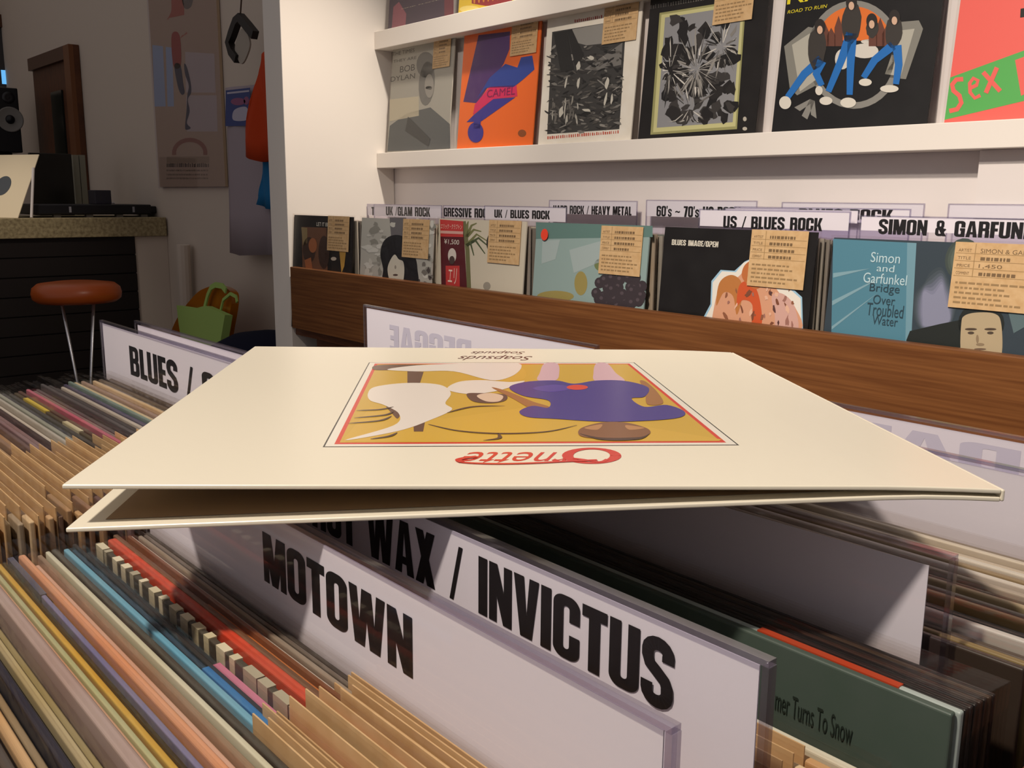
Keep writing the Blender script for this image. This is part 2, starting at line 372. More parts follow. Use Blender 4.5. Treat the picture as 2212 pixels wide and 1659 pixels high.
def crv(pts, n=8):                                # smooth open line through photo points
    P = [pts[0]] + list(pts) + [pts[-1]]; o = []
    for i in range(1, len(P)-2):
        for j in range(n):
            t = j/n; o.append(tuple(.5*((2*P[i][c]) + (-P[i-1][c]+P[i+1][c])*t + (2*P[i-1][c]-5*P[i][c]+4*P[i+1][c]-P[i+2][c])*t*t + (-P[i-1][c]+3*P[i][c]-3*P[i+1][c]+P[i+2][c])*t**3) for c in (0, 1)))
    return o + [pts[-1]]
L1, L2, L3, L4 = .0002, .0004, .0006, .0011

def art_ring(m, fr, w, h):          # black cover, grey ring and slabs, orange half disc, blue legs, white ovals
    type_(m, fr, 'RA', *_box(fr, (1700, 10), (1790, -42)), L1, 'e6d626')
    type_(m, fr, 'ROAD TO RUIN', *_box(fr, (1701, 30), (1786, 9)), L1, 'e6d626', shear=.2)
    PXA(m, fr, L1, '85847c', [(1694, 100), (1746, 58), (1768, 62), (1775, 178), (1722, 206), (1706, 190)], [(1938, 48), (1985, 44), (1994, 62), (1989, 78), (1957, 171), (1905, 166), (1915, 100)])
    PXA(m, fr, L2, 'b4b2a6', [(1711, 97), (1750, 72), (1766, 170), (1728, 198)], [(1944, 66), (1976, 62), (1946, 165), (1912, 160)])
    PXA(m, fr, L1, '8b8a84', ell(1845, 118, 102, 117, 40)); PXA(m, fr, L2, '0d0d0e', ell(1845, 118, 88, 103, 40))
    PXA(m, fr, L3, 'e4762f', [(1764, 88)] + [(1845 + 86*math.cos(math.radians(a)), 112 - 98*math.sin(math.radians(a))) for a in range(165, 10, -8)] + [(1925, 88)])
    for x, hh in ((1782, 52), (1796, 40), (1812, 66), (1886, 50), (1902, 62), (1915, 44)):
        PXA(m, fr, L3 + .0002, '6a4032', [(x - 9, 100), (x + 9, 100), (x + 9, 100 - hh*.6), (x, 100 - hh), (x - 9, 100 - hh*.6)])
    PXA(m, fr, L3, 'd9d5cb', ell(1868, 110, 30, 16), ell(1820, 128, 16, 22), ell(1876, 90, 16, 5))
    for cx, cy, rx, ry in ((1765, 104, 20, 46), (1840, 50, 22, 44), (1931, 70, 18, 36), (1885, 62, 14, 20)):
        PXA(m, fr, L4, '3a3632', ell(cx, cy, rx, ry, 18, 4, .08))
    for cx, cy in ((1772, 62), (1840, 10), (1884, 50), (1933, 42)):
        PXA(m, fr, L4 + .0002, '2a2421', ell(cx, cy - 4, 12, 17)); PXA(m, fr, L4 + .0004, 'd8b49a', ell(cx, cy + 3, 6, 9))
    for pts in ([(1775, 128), (1738, 160), (1702, 210)], [(1776, 132), (1764, 160), (1776, 185)], [(1838, 72), (1818, 130), (1790, 198)], [(1842, 72), (1838, 140), (1836, 205)], [(1930, 98), (1890, 130), (1866, 168)], [(1938, 98), (1942, 140), (1936, 182)]):
        ln(m, fr, pts, lambda a: 20 - 7*a, L4, '1f6fbe')
    for cx, cy, rx, ry in ((1697, 222, 13, 14), (1770, 196, 8, 10), (1785, 218, 14, 9), (1833, 222, 17, 11), (1870, 178, 14, 8), (1922, 192, 20, 8)):
        PXA(m, fr, L4 + .0003, 'dedace', ell(cx, cy, rx, ry))
    for a in ((1716, 240), (1732, 258), (1752, 256)): PXA(m, fr, L1, '8b8a84', [(1750, 214), (1760, 218), (a[0] + 12, a[1]), (a[0], a[1] - 8)])
def _box(fr, bl, tr):
    a, b = fr.uv(bl), fr.uv(tr); return a[0], b[0], a[1], b[1]
def art_coral(m, fr, w, h):
    m.poly(fr, rc(0, 0, w, h), L1, 'f0685e')
    a, b, c, e = fr.uv((2046, 168)), fr.uv((2212, 108)), fr.uv((2212, 218)), fr.uv((2040, 259))
    k = w / (b[0]); q = lambda p, r: (w, p[1] + (r[1]-p[1])*(w-p[0])/(r[0]-p[0]))
    m.poly(fr, [(0, e[1]), q(e, c), q(a, b), (0, a[1])], L2, '58b258')
    ln(m, fr, [(2081, 171), (2066, 172), (2057, 183), (2060, 196), (2073, 207), (2077, 222), (2068, 236), (2051, 240)], 10, L3, 'f0685e')
    ln(m, fr, [(2097, 190), (2110, 184), (2113, 174), (2103, 169), (2095, 180), (2096, 200), (2106, 212), (2118, 206)], 8, L3, 'f0685e')
    ln(m, fr, [(2124, 156), (2161, 197)], 10, L3, 'f0685e'); ln(m, fr, [(2154, 146), (2130, 201)], 10, L3 + .0002, 'f0685e')
    PXA(m, fr, L3, 'f0685e', [(2193, 130), (2236, 114), (2240, 192), (2206, 207)]); PXA(m, fr, L3, '1a1512', [(2205, 19), (2236, 14), (2236, 34), (2204, 38)])
def art_burst(m, fr, w, h):
    PXA(m, fr, L1, '9c9a66', [(1425, 28), (1612, -2), (1592, 279), (1405, 291)])
    PXA(m, fr, L2, 'c9c68e', [(1429, 32), (1608, 3), (1589, 273), (1411, 286)], )
    PXA(m, fr, L2 + .0001, '8e8f92', [(1437, 38), (1602, 12), (1583, 264), (1419, 276)])
    R = random.Random(3); n = 0
    for i in range(95):
        x, y = R.uniform(1437, 1588), R.uniform(42, 262)
        if x > 1592 - (y - 40)*.05 or x < 1440 - (y - 40)*.05: continue
        PXA(m, fr, L3 + n*1.3e-6, R.choice(['1b1817', '24211f', '161413', '3a3735']), ell(x, y, R.uniform(6, 15), R.uniform(7, 18), 9, R.uniform(0, 90), .4)); n += 1
    for i in range(210):
        cx, cy = R.choice([(1505, 150), (1505, 150), (1505, 150), (1448, 152), (1560, 100), (1490, 235)]); a = R.uniform(0, 2*math.pi); r0 = R.uniform(2, 40); r1 = r0 + R.uniform(12, 62)
        f = lambda r, t: (min(1592, max(1432, cx + .68*r*math.cos(t))), min(264, max(40, cy + 1.0*r*math.sin(t)))); da = R.uniform(.02, .10)
        PXA(m, fr, L3 + n*1.3e-6, R.choice(['1b1817', '2c2a28', '6d6a66', 'bcb9b2', 'd6d3cb', '97948e', '85827d']), [f(r0, a - da), f((r0+r1)/2, a - da*.9), f(r1, a), f((r0+r1)/2, a + da*.5), f(r0, a + da)]); n += 1
    PXA(m, fr, L1, 'b9b3a6', ell(1609, 257, 4, 5), ell(1609, 278, 5, 4)); ticks(m, fr, (1404, 20), (1545, -4), 9, L1, '7f7b74', 26)
def art_etching(m, fr, w, h):
    PXA(m, fr, L1, '3b3a38', [(1193, 69), (1353, 42), (1338, 279), (1182, 290)])
    R = random.Random(5)
    PXA(m, fr, L2, '8f8d88', [(1232, 64), (1304, 51), (1303, 94), (1268, 98), (1244, 92)]); PXA(m, fr, L2, '767470', [(1262, 150), (1345, 92), (1342, 140), (1290, 152)])
    for i in range(330):
        y = R.uniform(100, 286); x = R.uniform(1192 - (y - 69)*.05, 1350 - (y - 42)*.06); k = R.random()
        PXA(m, fr, L3 + i*1.1e-6, R.choice(['1e1d1c', '2a2927', '343230', '4d4a46', '615e59'] if k < .72 else ['7d7b75', '8f8c85', '55524d']), ell(x, y, R.uniform(3, 11), R.uniform(1.0, 3.2), 8, R.uniform(-40, 40), .35))
    PXA(m, fr, L3 + .0004, '262523', [(1196, 72), (1225, 66), (1240, 150), (1212, 156)], [(1226, 66), (1236, 63), (1262, 120), (1244, 150)])
    for i in range(26):
        x, y = R.uniform(1190, 1250), R.uniform(214, 262); PXA(m, fr, L3 + .0004 + i*2e-6, R.choice(['b9b6ac', '9c998f', '6d6a64']), ell(x, y, R.uniform(1, 2.5), R.uniform(4, 12), 7, R.uniform(-12, 12), .3))
    for x, y, rx, ry in ((1250, 143, 4, 10), (1277, 125, 7, 4), (1223, 178, 2, 11), (1250, 180, 3, 12), (1312, 180, 4, 11), (1309, 214, 3, 13), (1322, 216, 2.5, 12), (1212, 243, 5, 12), (1268, 238, 9, 3)):
        PXA(m, fr, L4, 'cbc8bc', ell(x, y, rx, ry, 10, 10, .3))
    ticks(m, fr, (1241, 49), (1302, 39), 7, L1, 'b0483a', 14); ticks(m, fr, (1182, 301), (1338, 288), 7, L1, 'c25a48', 34)
def art_orange(m, fr, w, h):
    m.poly(fr, rc(0, 0, w, h), L1, 'ea6a22')
    PXA(m, fr, L2, '4d2f66', [(1034, 76), (1102, 68), (1101, 106), (1088, 138), (1031, 223), (1001, 220)])
    PXA(m, fr, L3, '2e4392', [(1030, 214), (1058, 168), (1092, 138), (1118, 146), (1126, 124), (1150, 120), (1155, 150), (1130, 172), (1110, 188), (1050, 190)])
    PXA(m, fr, L3, 'd02a5c', [(1026, 226), (1058, 188), (1116, 184), (1118, 208), (1066, 214), (1022, 248)]); type_(m, fr, 'CAMEL', *_box(fr, (1052, 211), (1114, 187)), L4, '7e1c52')
    PXA(m, fr, L3, '3b338a', [(1008, 264), (1024, 248), (1066, 214), (1114, 210), (1040, 262)]); PXA(m, fr, L4, '3b338a', ell(1028, 286, 17, 22), [(1024, 250), (1040, 250), (1038, 278), (1024, 278)])
    PXA(m, fr, L2, 'c8a24a', ell(1085, 156, 4, 8)); PXA(m, fr, L2, '8a4a20', ell(1128, 288, 9, 8))
def art_grey_portrait(m, fr, w, h):
    m.poly(fr, rc(0, 0, w, h), L1, '9f9c92')
    PXA(m, fr, L2, 'b5ad97', [(842, 215), (905, 208), (905, 250), (842, 262)])
    PXA(m, fr, L2, '575a5a', [(837, 327), (842, 272), (880, 244), (930, 232), (972, 268), (973, 321)]); PXA(m, fr, L3, '6e6d69', ell(922, 180, 17, 48, 20, 4), ell(920, 140, 20, 28))
    PXA(m, fr, L4, '8d8a83', ell(928, 186, 10, 26)); PXA(m, fr, L4, '3f4040', [(882, 252), (930, 300), (926, 316), (876, 282)], ell(927, 190, 7, 4))
    for t, a, b in (('THE TIMES', (848, 121), (896, 104)), ('THEY ARE', (850, 136), (900, 121)), ('BOB', (864, 157), (897, 138)), ('DYLAN', (844, 177), (897, 158))): type_(m, fr, t, *_box(fr, a, b), L2, '4c4a46')
def art_mauve(m, fr, w, h):
    m.poly(fr, rc(0, 0, w, h), L1, '4c414c'); PXA(m, fr, L2, '8d5660', [(846, 66), (850, 15), (862, 4), (878, 30), (876, 55)]); PXA(m, fr, L2, '6e4046', [(960, 40), (960, -20), (980, -26), (980, 38)])
    type_(m, fr, 'PINK FLOYD', *_box(fr, (868, 20), (952, -2)), L3, 'd9cfae')
def art_yellow(m, fr, w, h):
    m.poly(fr, rc(0, 0, w, h), L1, 'd9b83e'); PXA(m, fr, L2, '8f3a3c', ell(1066, -6, 52, 18, 16, -8, .1)); PXA(m, fr, L2, 'e8d27a', ell(1015, 20, 22, 8))
    for i in range(9): PXA(m, fr, L3, 'c9843c', ell(1025 + i*10, 2 - i*1.4, 2, 6))
wall_covers = [
 ((838, 68), .480, .309, '4a404a', art_mauve, 'dusky mauve record with a pink shape, left end of the upper ledge', None),
 ((990, 36), .480, .309, 'd9b83e', art_yellow, 'yellow record with dark red lettering on the upper ledge', None),
 ((836, 328), .130, .305, 'b8b2a4', art_grey_portrait, 'grey portrait record on the lower ledge against the side panel', (.21, .29, .225, .305)),
 ((987, 320), .130, .309, 'ea6a22', art_orange, 'orange record with a violet and blue shape on the lower ledge', (.20, .30, .225, .309)),
 ((1162, 318), .130, .309, 'e6dfd0', art_etching, 'white-bordered record with a dark etched picture on the lower ledge', (.195, .30, .218, .312)),
 ((1378, 300), .130, .309, '14110f', art_burst, 'black record with an olive frame and a splintered burst on the lower ledge', (.178, .275, .222, .318)),
 ((1667, 281), .130, .311, '0e0d0e', art_ring, 'black record with a grey ring, orange half disc and blue strokes', (.20, .30, .29, .316)),
 ((2040, 262), .130, .311, 'f0685e', art_coral, 'coral red record with a slanted green band, right end of lower ledge', None)]
for px, z, s, col, art, lab, card in wall_covers:
    fr = upright(px, 1.640, z + .0008, s, 5.2)
    record(fr, s, s, .003, col, lab, 'face-out records on the white wall shelf', art, card)

# ------------------------------------------------------------------ wall bin: brown rail, record stacks, dividers
rack = thing('record_rack', (-1.2, 1.5, FLOOR), 'brown wooden record rack built along the white wall below the shelf', 'record rack')
MB().box((PX + .018, 1.312, -.377), (1.3, 1.332, -.200)).build('front_rail', MAT['rail'], rack, bevel=.002)
MB().box((PX + .001, 1.3325, -.40), (1.3, 1.688, -.377)).build('bin_floor', MAT['rail2'], rack)
MB().box((-2.44, 1.36, FLOOR), (1.3, 1.385, -.4005)).build('lower_front', MAT['rail2'], rack)
XB = [-2.514, -2.161, -1.824, -1.508, -1.172, -.832, -.49]
for x in XB[1:6]: MB().box((x - .004, 1.52, -.3765), (x + .004, 1.685, -.24)).build('partition', MAT['rail2'], rack)
MB().box((-.486, 1.345, -.3765), (-.470, 1.685, -.21)).build('partition', MAT['rail2'], rack)
def art_panels(m, fr, w, h):
    PXA(m, fr, L1, '6b4630', [(652, 490), (706, 492), (708, 600), (654, 600)]); PXA(m, fr, L2, '8d7a52', [(651, 491), (664, 492), (664, 524), (655, 535)])
    PXA(m, fr, L2, '3a241a', ell(668, 540, 14, 28), ell(700, 545, 12, 36)); PXA(m, fr, L3, 'a05f38', ell(676, 530, 9, 16), [(658, 562), (672, 556), (676, 585), (662, 585)])
    PXA(m, fr, L1, '1c1512', [(716, 540), (738, 540), (738, 600), (716, 600)]); PXA(m, fr, L2, 'c79a45', [(733, 540), (748, 538), (744, 575), (738, 590)]); PXA(m, fr, L2, 'd4c7b4', ell(721, 559, 6, 4))
    type_(m, fr, 'LET IT BE', *_boxb(fr, (684, 488), (710, 480)), L2, 'e0dcd0')
def art_marble(m, fr, w, h):
    R = random.Random(9); m.poly(fr, rc(0, 0, w, h), L1, 'b4b3ab')
    for i in range(60):
        x = R.uniform(790, 938); PXA(m, fr, L2 + i*3e-6, R.choice(['8d8c84', 'c6c5bd', 'a09f97', 'cfcfc8']), ell(x, R.uniform(476, 600), R.uniform(3, 12), R.uniform(2, 10), 9, 0, .35))
    PXA(m, fr, L3, '17161a', spl([(822, 548), (830, 520), (850, 508), (872, 512), (882, 536), (896, 552), (902, 580), (898, 615), (832, 610), (828, 580)]), ); PXA(m, fr, L3 - .00005, '6a676a', [(842, 470), (878, 470), (876, 530), (846, 520)]); PXA(m, fr, L4, 'cfcabb', spl([(853, 550), (862, 560), (872, 566), (874, 590), (868, 615), (846, 612), (838, 585), (842, 566)])); PXA(m, fr, L4 + .0001, '4a3430', ell(855, 594, 5.5, 2)); PXA(m, fr, L4 + .0001, '9a9488', ell(855, 577, 2, 4))
    for i in range(10): PXA(m, fr, L3, R.choice(['4d4644', '76726c']), ell(R.uniform(905, 935), R.uniform(555, 612), R.uniform(3, 6), R.uniform(4, 9), 8, 0, .3))
def art_palm(m, fr, w, h):
    m.poly(fr, rc(0, 0, w, h), L1, 'cfc7b4'); type_(m, fr, 'エリック・クラプトン', *_boxb(fr, (953, 494), (999, 483)), L4, 'f0d8c8')
    PXA(m, fr, L2, '571820', [(951, 474), (1001, 478), (1010, 640), (954, 640)]); PXA(m, fr, L3, 'c23a38', [(951, 474), (1001, 478), (1001, 512), (952, 511)], [(963, 574), (993, 574), (994, 640), (964, 640)])
    PXA(m, fr, L3 + .0002, 'd9a79c', [(952, 498), (1001, 500), (1001, 506), (952, 504)]); type_(m, fr, '¥1,500', *_boxb(fr, (960, 528), (993, 516)), L4, 'e0d8cc')
    PXA(m, fr, L3, 'd5cdc4', ell(977, 552, 9, 16)); PXA(m, fr, L4, '4a3a36', ell(977, 562, 6, 9)); type_(m, fr, 'エリ', *_boxb(fr, (968, 612), (988, 578)), L4, 'f0d8c8')
    ln(m, fr, [(1002, 478), (1010, 540), (1014, 640)], 9, L2, '6f6f4a')
    for e in ((1040, 500), (1052, 520), (1048, 548), (1030, 482), (1024, 552), (1012, 478), (1060, 536)): ln(m, fr, [(1008, 530 if e[1] > 510 else 512), ((1008+e[0])/2, (e[1]+512)/2 - 10), e], lambda a: 7 - 5*a, L3, '77794c' if e[1] < 530 else '4f5a3c')
    ln(m, fr, arc(1064, 525, 11, 20, 60, 300, 10), 4, L3, '3a3530'); PXA(m, fr, L2, '9a9488', ell(1052, 618, 8, 9))
def art_berries(m, fr, w, h):
    m.poly(fr, rc(0, 0, w, h), L1, '8fa6a4'); PXA(m, fr, L2, '5f7f7a', [(1158, 480), (1410, 488), (1410, 512), (1158, 516)]); PXA(m, fr, L2, 'a2b2b2', [(1172, 520), (1210, 518), (1200, 560), (1170, 570)], [(1230, 540), (1300, 520), (1310, 560), (1240, 590)])
    PXA(m, fr, L2, '9a8d52', ell(1255, 612, 14, 26), ell(1200, 640, 40, 12)); PXA(m, fr, L2, '6f7d52', ell(1300, 572, 16, 14))
    R = random.Random(4)
    for i in range(60):
        r = R.uniform(0, 1)**.5; a = R.uniform(0, 6.3); x, y = 1340 + 52*r*math.cos(a), 628 + 40*r*math.sin(a)
        PXA(m, fr, L3 + i*6e-6, '3b3338', ell(x, y, 11, 12, 12)); PXA(m, fr, L3 + i*6e-6 + 3e-6, '544a50', ell(x - 2, y - 3, 4, 4, 8))
def art_cutout(m, fr, w, h):
    for p in block('BLUES IMAGE/OPEN', *_boxb(fr, (1451, 529), (1553, 517))): m.poly(fr, p, L2, 'd6d2c4')
    o = [(1522, 690), (1538, 660), (1540, 610), (1560, 586), (1590, 588), (1606, 568), (1632, 556), (1670, 570), (1702, 620), (1730, 645), (1732, 720), (1520, 720)]
    PXA(m, fr, L2, '9cc4dc', [(x + (-3 if x < 1600 else 3), y - 3) for x, y in o]); PXA(m, fr, L2 + .0001, 'e6e2d8', o)
    PXA(m, fr, L3, 'd39c7c', spl([(1536, 706), (1548, 640), (1562, 606), (1592, 600), (1616, 580), (1650, 590), (1690, 640), (1716, 660), (1722, 720), (1540, 720)]))
    PXA(m, fr, L3 + .0001, 'b9783f', spl([(1548, 660), (1554, 612), (1578, 594), (1600, 606), (1604, 640), (1592, 680), (1584, 640), (1564, 632)])); PXA(m, fr, L3 + .0002, 'c9562c', spl([(1592, 660), (1598, 616), (1622, 608), (1640, 640), (1646, 700), (1624, 716), (1626, 660), (1606, 648)]))
    PXA(m, fr, L3 + .0003, 'bd6f3c', spl([(1604, 600), (1610, 572), (1636, 560), (1656, 580), (1650, 612), (1630, 624)])); PXA(m, fr, L3 + .0003, 'cfa59a', spl([(1668, 640), (1690, 634), (1716, 660), (1724, 716), (1680, 720), (1674, 680)]))
    R = random.Random(12)
    for i in range(34): x, y = R.uniform(1556, 1716), R.uniform(620, 712); PXA(m, fr, L4 + i*2e-6, R.choice(['5a3a38', '7b4a34', '8e5a40', 'e0b49a', '9c6e62']), ell(x, y, R.uniform(1.5, 4), R.uniform(3, 11), 8, R.uniform(-30, 40), .4))
def _boxb(fr, bl, tr):
    a, b = fr.uv(bl), fr.uv(tr); return a[0], b[0], a[1], fr.uv((bl[0], tr[1]))[1]
def art_teal(m, fr, w, h):
    m.poly(fr, rc(0, 0, w, h), L1, '33404a'); PXA(m, fr, L2, '4f8296', [(1800, 516), (1960, 524), (1956, 745), (1796, 722)]); PXA(m, fr, L2, '6f98a8', [(1960, 524), (1980, 525), (1968, 745), (1956, 745)])
    for q in ([(1800, 590), (1880, 580), (1800, 600)], [(1798, 650), (1920, 590), (1798, 660)], [(1797, 705), (1900, 630), (1797, 712)]): PXA(m, fr, L3, '7fa3b0', q)
    for t, a, b, c in (('Simon', (1881, 566), (1947, 544), 'b9d4dc'), ('and', (1894, 586), (1934, 571), 'b9d4dc'), ('Garfunkel', (1865, 610), (1962, 588), 'b9d4dc'), ('Bridge', (1878, 634), (1946, 611), '2b4450'), ('Over', (1886, 656), (1936, 636), '2b4450'), ('Troubled', (1872, 680), (1955, 653), '2b4450'), ('Water', (1884, 700), (1942, 680), '2b4450')): type_(m, fr, t, *_boxb(fr, a, b), L4, c)
    for k in range(7): PXA(m, fr, L2 + k*4e-6, ('3a464e', '444f58', '505a66', '5f6678', '6e7488', '7c8098', '868aa2')[k], spl([(1975 + k*3, 640 + k*4), (1996, 612 + k*3), (2010 + k, 588 + k*8), (2034, 578 + k*6), (2052 - k*2, 610 + k*4), (2068 - k*4, 650), (2050, 706 - k*2), (2000, 716 - k*2), (1976 + k*3, 690)]))
    for k in range(4): PXA(m, fr, L2 + 1e-4 + k*4e-6, ('3f4a46', '4a564f', '566259', '606b5f')[k], ell(2080, 560, 38 - k*6, 46 - k*6, 20, 15)); PXA(m, fr, L2 + 1.4e-4 + k*4e-6, ('6f6a58', '8a8068', '9f9278', 'b0a284')[k], ell(2084, 612, 22 - k*4, 50 - k*7))
    PXA(m, fr, L3, '1e2422', [(1958, 735), (1966, 715), (2030, 700), (2080, 690), (2080, 800), (1958, 760)], ell(2120, 698, 50, 44)); PXA(m, fr, L3 + .0002, 'b3a283', spl([(2077, 700), (2084, 682), (2112, 675), (2150, 678), (2163, 698), (2165, 760), (2150, 800), (2090, 800), (2076, 760)]))
    for cx in (2098, 2140): PXA(m, fr, L4, '4a3c30', ell(cx, 711, 13, 2.5)); PXA(m, fr, L4, '4d4136', ell(cx, 719, 7, 3))
    PXA(m, fr, L4, '8d7a60', ell(2118, 744, 9, 3), ell(2112, 732, 3, 9)); PXA(m, fr, L4, '6f5a4a', ell(2118, 754, 13, 2)); PXA(m, fr, L3, '5a6f74', [(2170, 640), (2212, 650), (2225, 700), (2190, 720)])
CARD = (.61, .955, .715, 1.003)
fronts = [
 ((636, 464), 1.340, .320, '120d0c', art_panels, 'black record with small picture panels, front of the bin by the side panel', 0),
 ((782, 470), 1.347, .318, 'b4b3ab', art_marble, 'pale marbled record with a black rounded silhouette, front of its bin', 0),
 ((949, 472), 1.366, .313, 'cfc7b4', art_palm, 'cream record with a palm and a red paper strip, front of its bin', 0),
 ((1160, 483), 1.368, .314, '8fa6a4', art_berries, 'grey-green record with dark berries and a round red sticker, front of its bin', 0),
 ((1437, 490), 1.366, .314, '100d0d', art_cutout, 'black record with an orange cut-out shape outlined in white, front of its bin', 0),
 ((1802, 513), 1.362, .314, '2d3b44', art_teal, 'teal and dark record with a head and shoulders, front of rightmost wall bin', 1)]
STK = ['8f8a80', 'a79f92', '5b5652', 'bdb4a4', '7a736a', '988e84', '4c4744', 'b2a99c', 'cac0ae', '857c72', '6c7670', '9c8c78']
for k, (px, y, w, col, art, lab, ln_) in enumerate(fronts):
    tp = onY(px, y); zt = tp[2]; lean = 4.0; s, c = math.sin(math.radians(lean)), math.cos(math.radians(lean))
    hh = (zt + .3755)/c
    fr = Frame((tp[0], y - hh*s, -.3755), (1, 0, 0), (0, s, c))
    t = record(fr, w, hh, .003, col, lab, 'front records of the wall bins', art, (w*CARD[0], w*CARD[1], hh*CARD[2], hh*CARD[3]), ln_)
    if k == 3:
        u, v = fr.uv((1179, 507)); MB().poly(fr, ell(u, v, .011, .012), .0040, 'e2432a').build('round_sticker', MAT['ink'], t)
    for j in range(13):
        yy = y + .012 + j*.0105 + random.uniform(-.0012, .0012); dz = -.010 - .0011*j + random.uniform(-.004, .001); l2 = 0.0
        if any(abs(yy - D_) < .0065 for D_ in (1.585, 1.572, 1.60, 1.50, 1.655, 1.475, 1.53, 1.43)): continue
        h2 = hh + dz; f2 = Frame((tp[0] + random.uniform(-.004, .006), yy - h2*math.sin(l2), -.3755), (1, 0, 0), (0, math.sin(l2), math.cos(l2)))
        w2 = .312
        t2 = thing('vinyl_record', f2.p(w2/2, 0), 'record filed edge-on behind the ' + lab.split(',')[0].replace(' record', ' cover', 1), 'record', 'records stacked behind the front cover of wall bin ' + ORD[k])
        MB().slab(f2, 0, w2, 0, h2, -.0034, 0).build('jacket', cmat(random.choice(STK)), t2)
        MB().slab(f2, -.002, w2 + .003, -.0005, h2 + .003, -.0038, .0006).build('plastic_sleeve', MAT['sleeve'], t2)

def divider(x0, x1, y, zt, zb, paper, label, text=None, box=None, mirror=False, yaw=0, group='dividers', ink='black', tone=None, pad=.003):
    a = math.radians(yaw); fr = Frame((x1, y, zb), (1, 0, 0), (0, 0, 1))
    fr = Frame((x1 - (x1-x0)*math.cos(a), y - (x1-x0)*math.sin(a), zb), (math.cos(a), math.sin(a), 0), (0, 0, 1)); w, h = x1 - x0, zt - zb
    t = thing('index_divider', fr.p(w/2, 0), label, 'divider', group)
    p = MB().slab(fr, pad, w - pad, h - paper, h - pad*.7, -.0002, .0002).build('paper_insert', MAT['paper'], t)
    if text:
        m = MB()
        for k, q in enumerate(block(text, box[0] - x0, box[1] - x0, box[2] - zb, box[3] - zb, mirror)): m.poly(fr, q, .0003 + k*1e-5, tone or '15120f')
        o = m.build('lettering', MAT['ink'], t); o.parent = p
    MB().slab(fr, 0, w, 0, h, -.0012, .0012).build('clear_holder', MAT['plastic'], t, bevel=.0004)
    m = MB(); e = .0022
    m.slab(fr, -.0004, w + .0004, h - e*.5, h + .0006, -.0016, .0016); m.slab(fr, -.0006, e*.6, 0, h - e*.5, -.0016, .0016); m.slab(fr, w - e*.6, w + .0006, 0, h - e*.5, -.0016, .0016)
    m.build('holder_rim', MAT['rim'], t)
    return t
def wdiv(pl, pr, D, bot, text, tl, tr_, label, x0=None, x1=None):
    a, b, c = onY(pl, D), onY(pr, D), onY((pr[0], bot), D)
    zt = (a[2] + b[2])/2; bx = None
    if text: q, r, t_ = onY(tl, D), onY(tr_, D), onY((tl[0], tr_[1]), D); bx = (q[0], r[0], q[2], t_[2])
    divider(x0 if x0 is not None else a[0], x1 if x1 is not None else b[0], D, zt, -.235, zt - c[2], label, text, bx, group='index dividers in the wall bins', pad=.002)
G2 = 'white divider card lettered '
wdiv((775, 440), (850, 442), 1.585, 466, 'TI', (803, 465), (812, 447), 'blank-looking divider card tip poking out at the side panel end', x0=-2.508, x1=-2.19)
wdiv((808, 441), (958, 444), 1.572, 472, 'UK /GLAM ROCK', (834, 465), (929, 446), G2 + 'UK / GLAM ROCK at the left end of the wall bins', x1=-2.113)
wdiv((958, 444), (1100, 446), 1.60, 474, 'GRESSIVE ROCK', (959, 467.5), (1062, 448.5), G2 + 'GRESSIVE ROCK half hidden behind the UK / BLUES ROCK card', x1=-1.83)
wdiv((1040, 445), (1224, 447), 1.50, 480, 'UK / BLUES ROCK', (1068, 470), (1188, 452.5), G2 + 'UK / BLUES ROCK above the palm cover', x0=-1.84)
wdiv((1187, 433), (1377, 434), 1.655, 466, 'HARD ROCK / HEAVY METAL', (1195, 461), (1365, 443.5), G2 + 'HARD ROCK / HEAVY METAL against the white wall')
wdiv((1397, 433), (1636, 433), 1.655, 473, "60's ~ 70's US ROCK", (1418, 467), (1601, 444.5), G2 + "60's ~ 70's above the black cut-out cover")
wdiv((1517, 453), (1838, 456), 1.475, 499, 'US / BLUES ROCK', (1562, 492), (1778, 466), G2 + 'US / BLUES ROCK right behind the black cut-out cover', x0=-1.16)
wdiv((1640, 448), (1968, 451), 1.53, 484, 'BLUES ROCK', (1725, 472), (1930, 450), 'divider card hidden but for its letter tops behind the US / BLUES ROCK card', x0=-1.12)
wdiv((1640, 450), (1968, 455), 1.50, 486, None, None, None, 'blank divider card just behind the US / BLUES ROCK card, a thin strip showing', x0=-1.12, x1=-.845)
wdiv((1690, 437), (1998, 440), 1.655, 470, None, None, None, 'blank lilac divider card against the wall, left of the rightmost blank one')
wdiv((2050, 438), (2330, 446), 1.655, 476, None, None, None, 'blank lilac divider card against the wall, rightmost in the wall bins')
wdiv((1860, 461), (2300, 480), 1.43, 512, 'SIMON & GARFUNKEL', (1897, 505.5), (2284, 473), 'large white divider card with heavy black capitals behind the teal cover')

# ------------------------------------------------------------------ island crate with the browsing records
crate = thing('record_crate', (-.46, .4, FLOOR), 'brown wooden browsing crate full of upright records under the white sleeve', 'record crate')
ZB = -.476
MB().box((-.845, .005, ZB - .012), (-.099, .80, ZB)).build('base', MAT['rail2'], crate)
MB().box((-.845, -.012, ZB - .012), (-.099, .0045, -.215)).build('front_panel', MAT['rail'], crate)
MB().box((-.845, .8005, ZB - .012), (-.099, .817, -.215)).build('back_panel', MAT['rail'], crate)
MB().box((-.0985, -.012, ZB - .012), (-.083, .817, -.175)).build('side_panel', MAT['rail2'], crate)
MB().box((-.861, -.012, ZB - .012), (-.8455, .817, -.215)).build('side_panel', MAT['rail2'], crate)
MB().box((-.447, .0055, ZB), (-.441, .7995, -.23)).build('partition', MAT['rail2'], crate)
MB().box((-.8, .05, FLOOR), (-.13, .76, ZB - .0125)).build('pedestal', MAT['rail2'], crate)

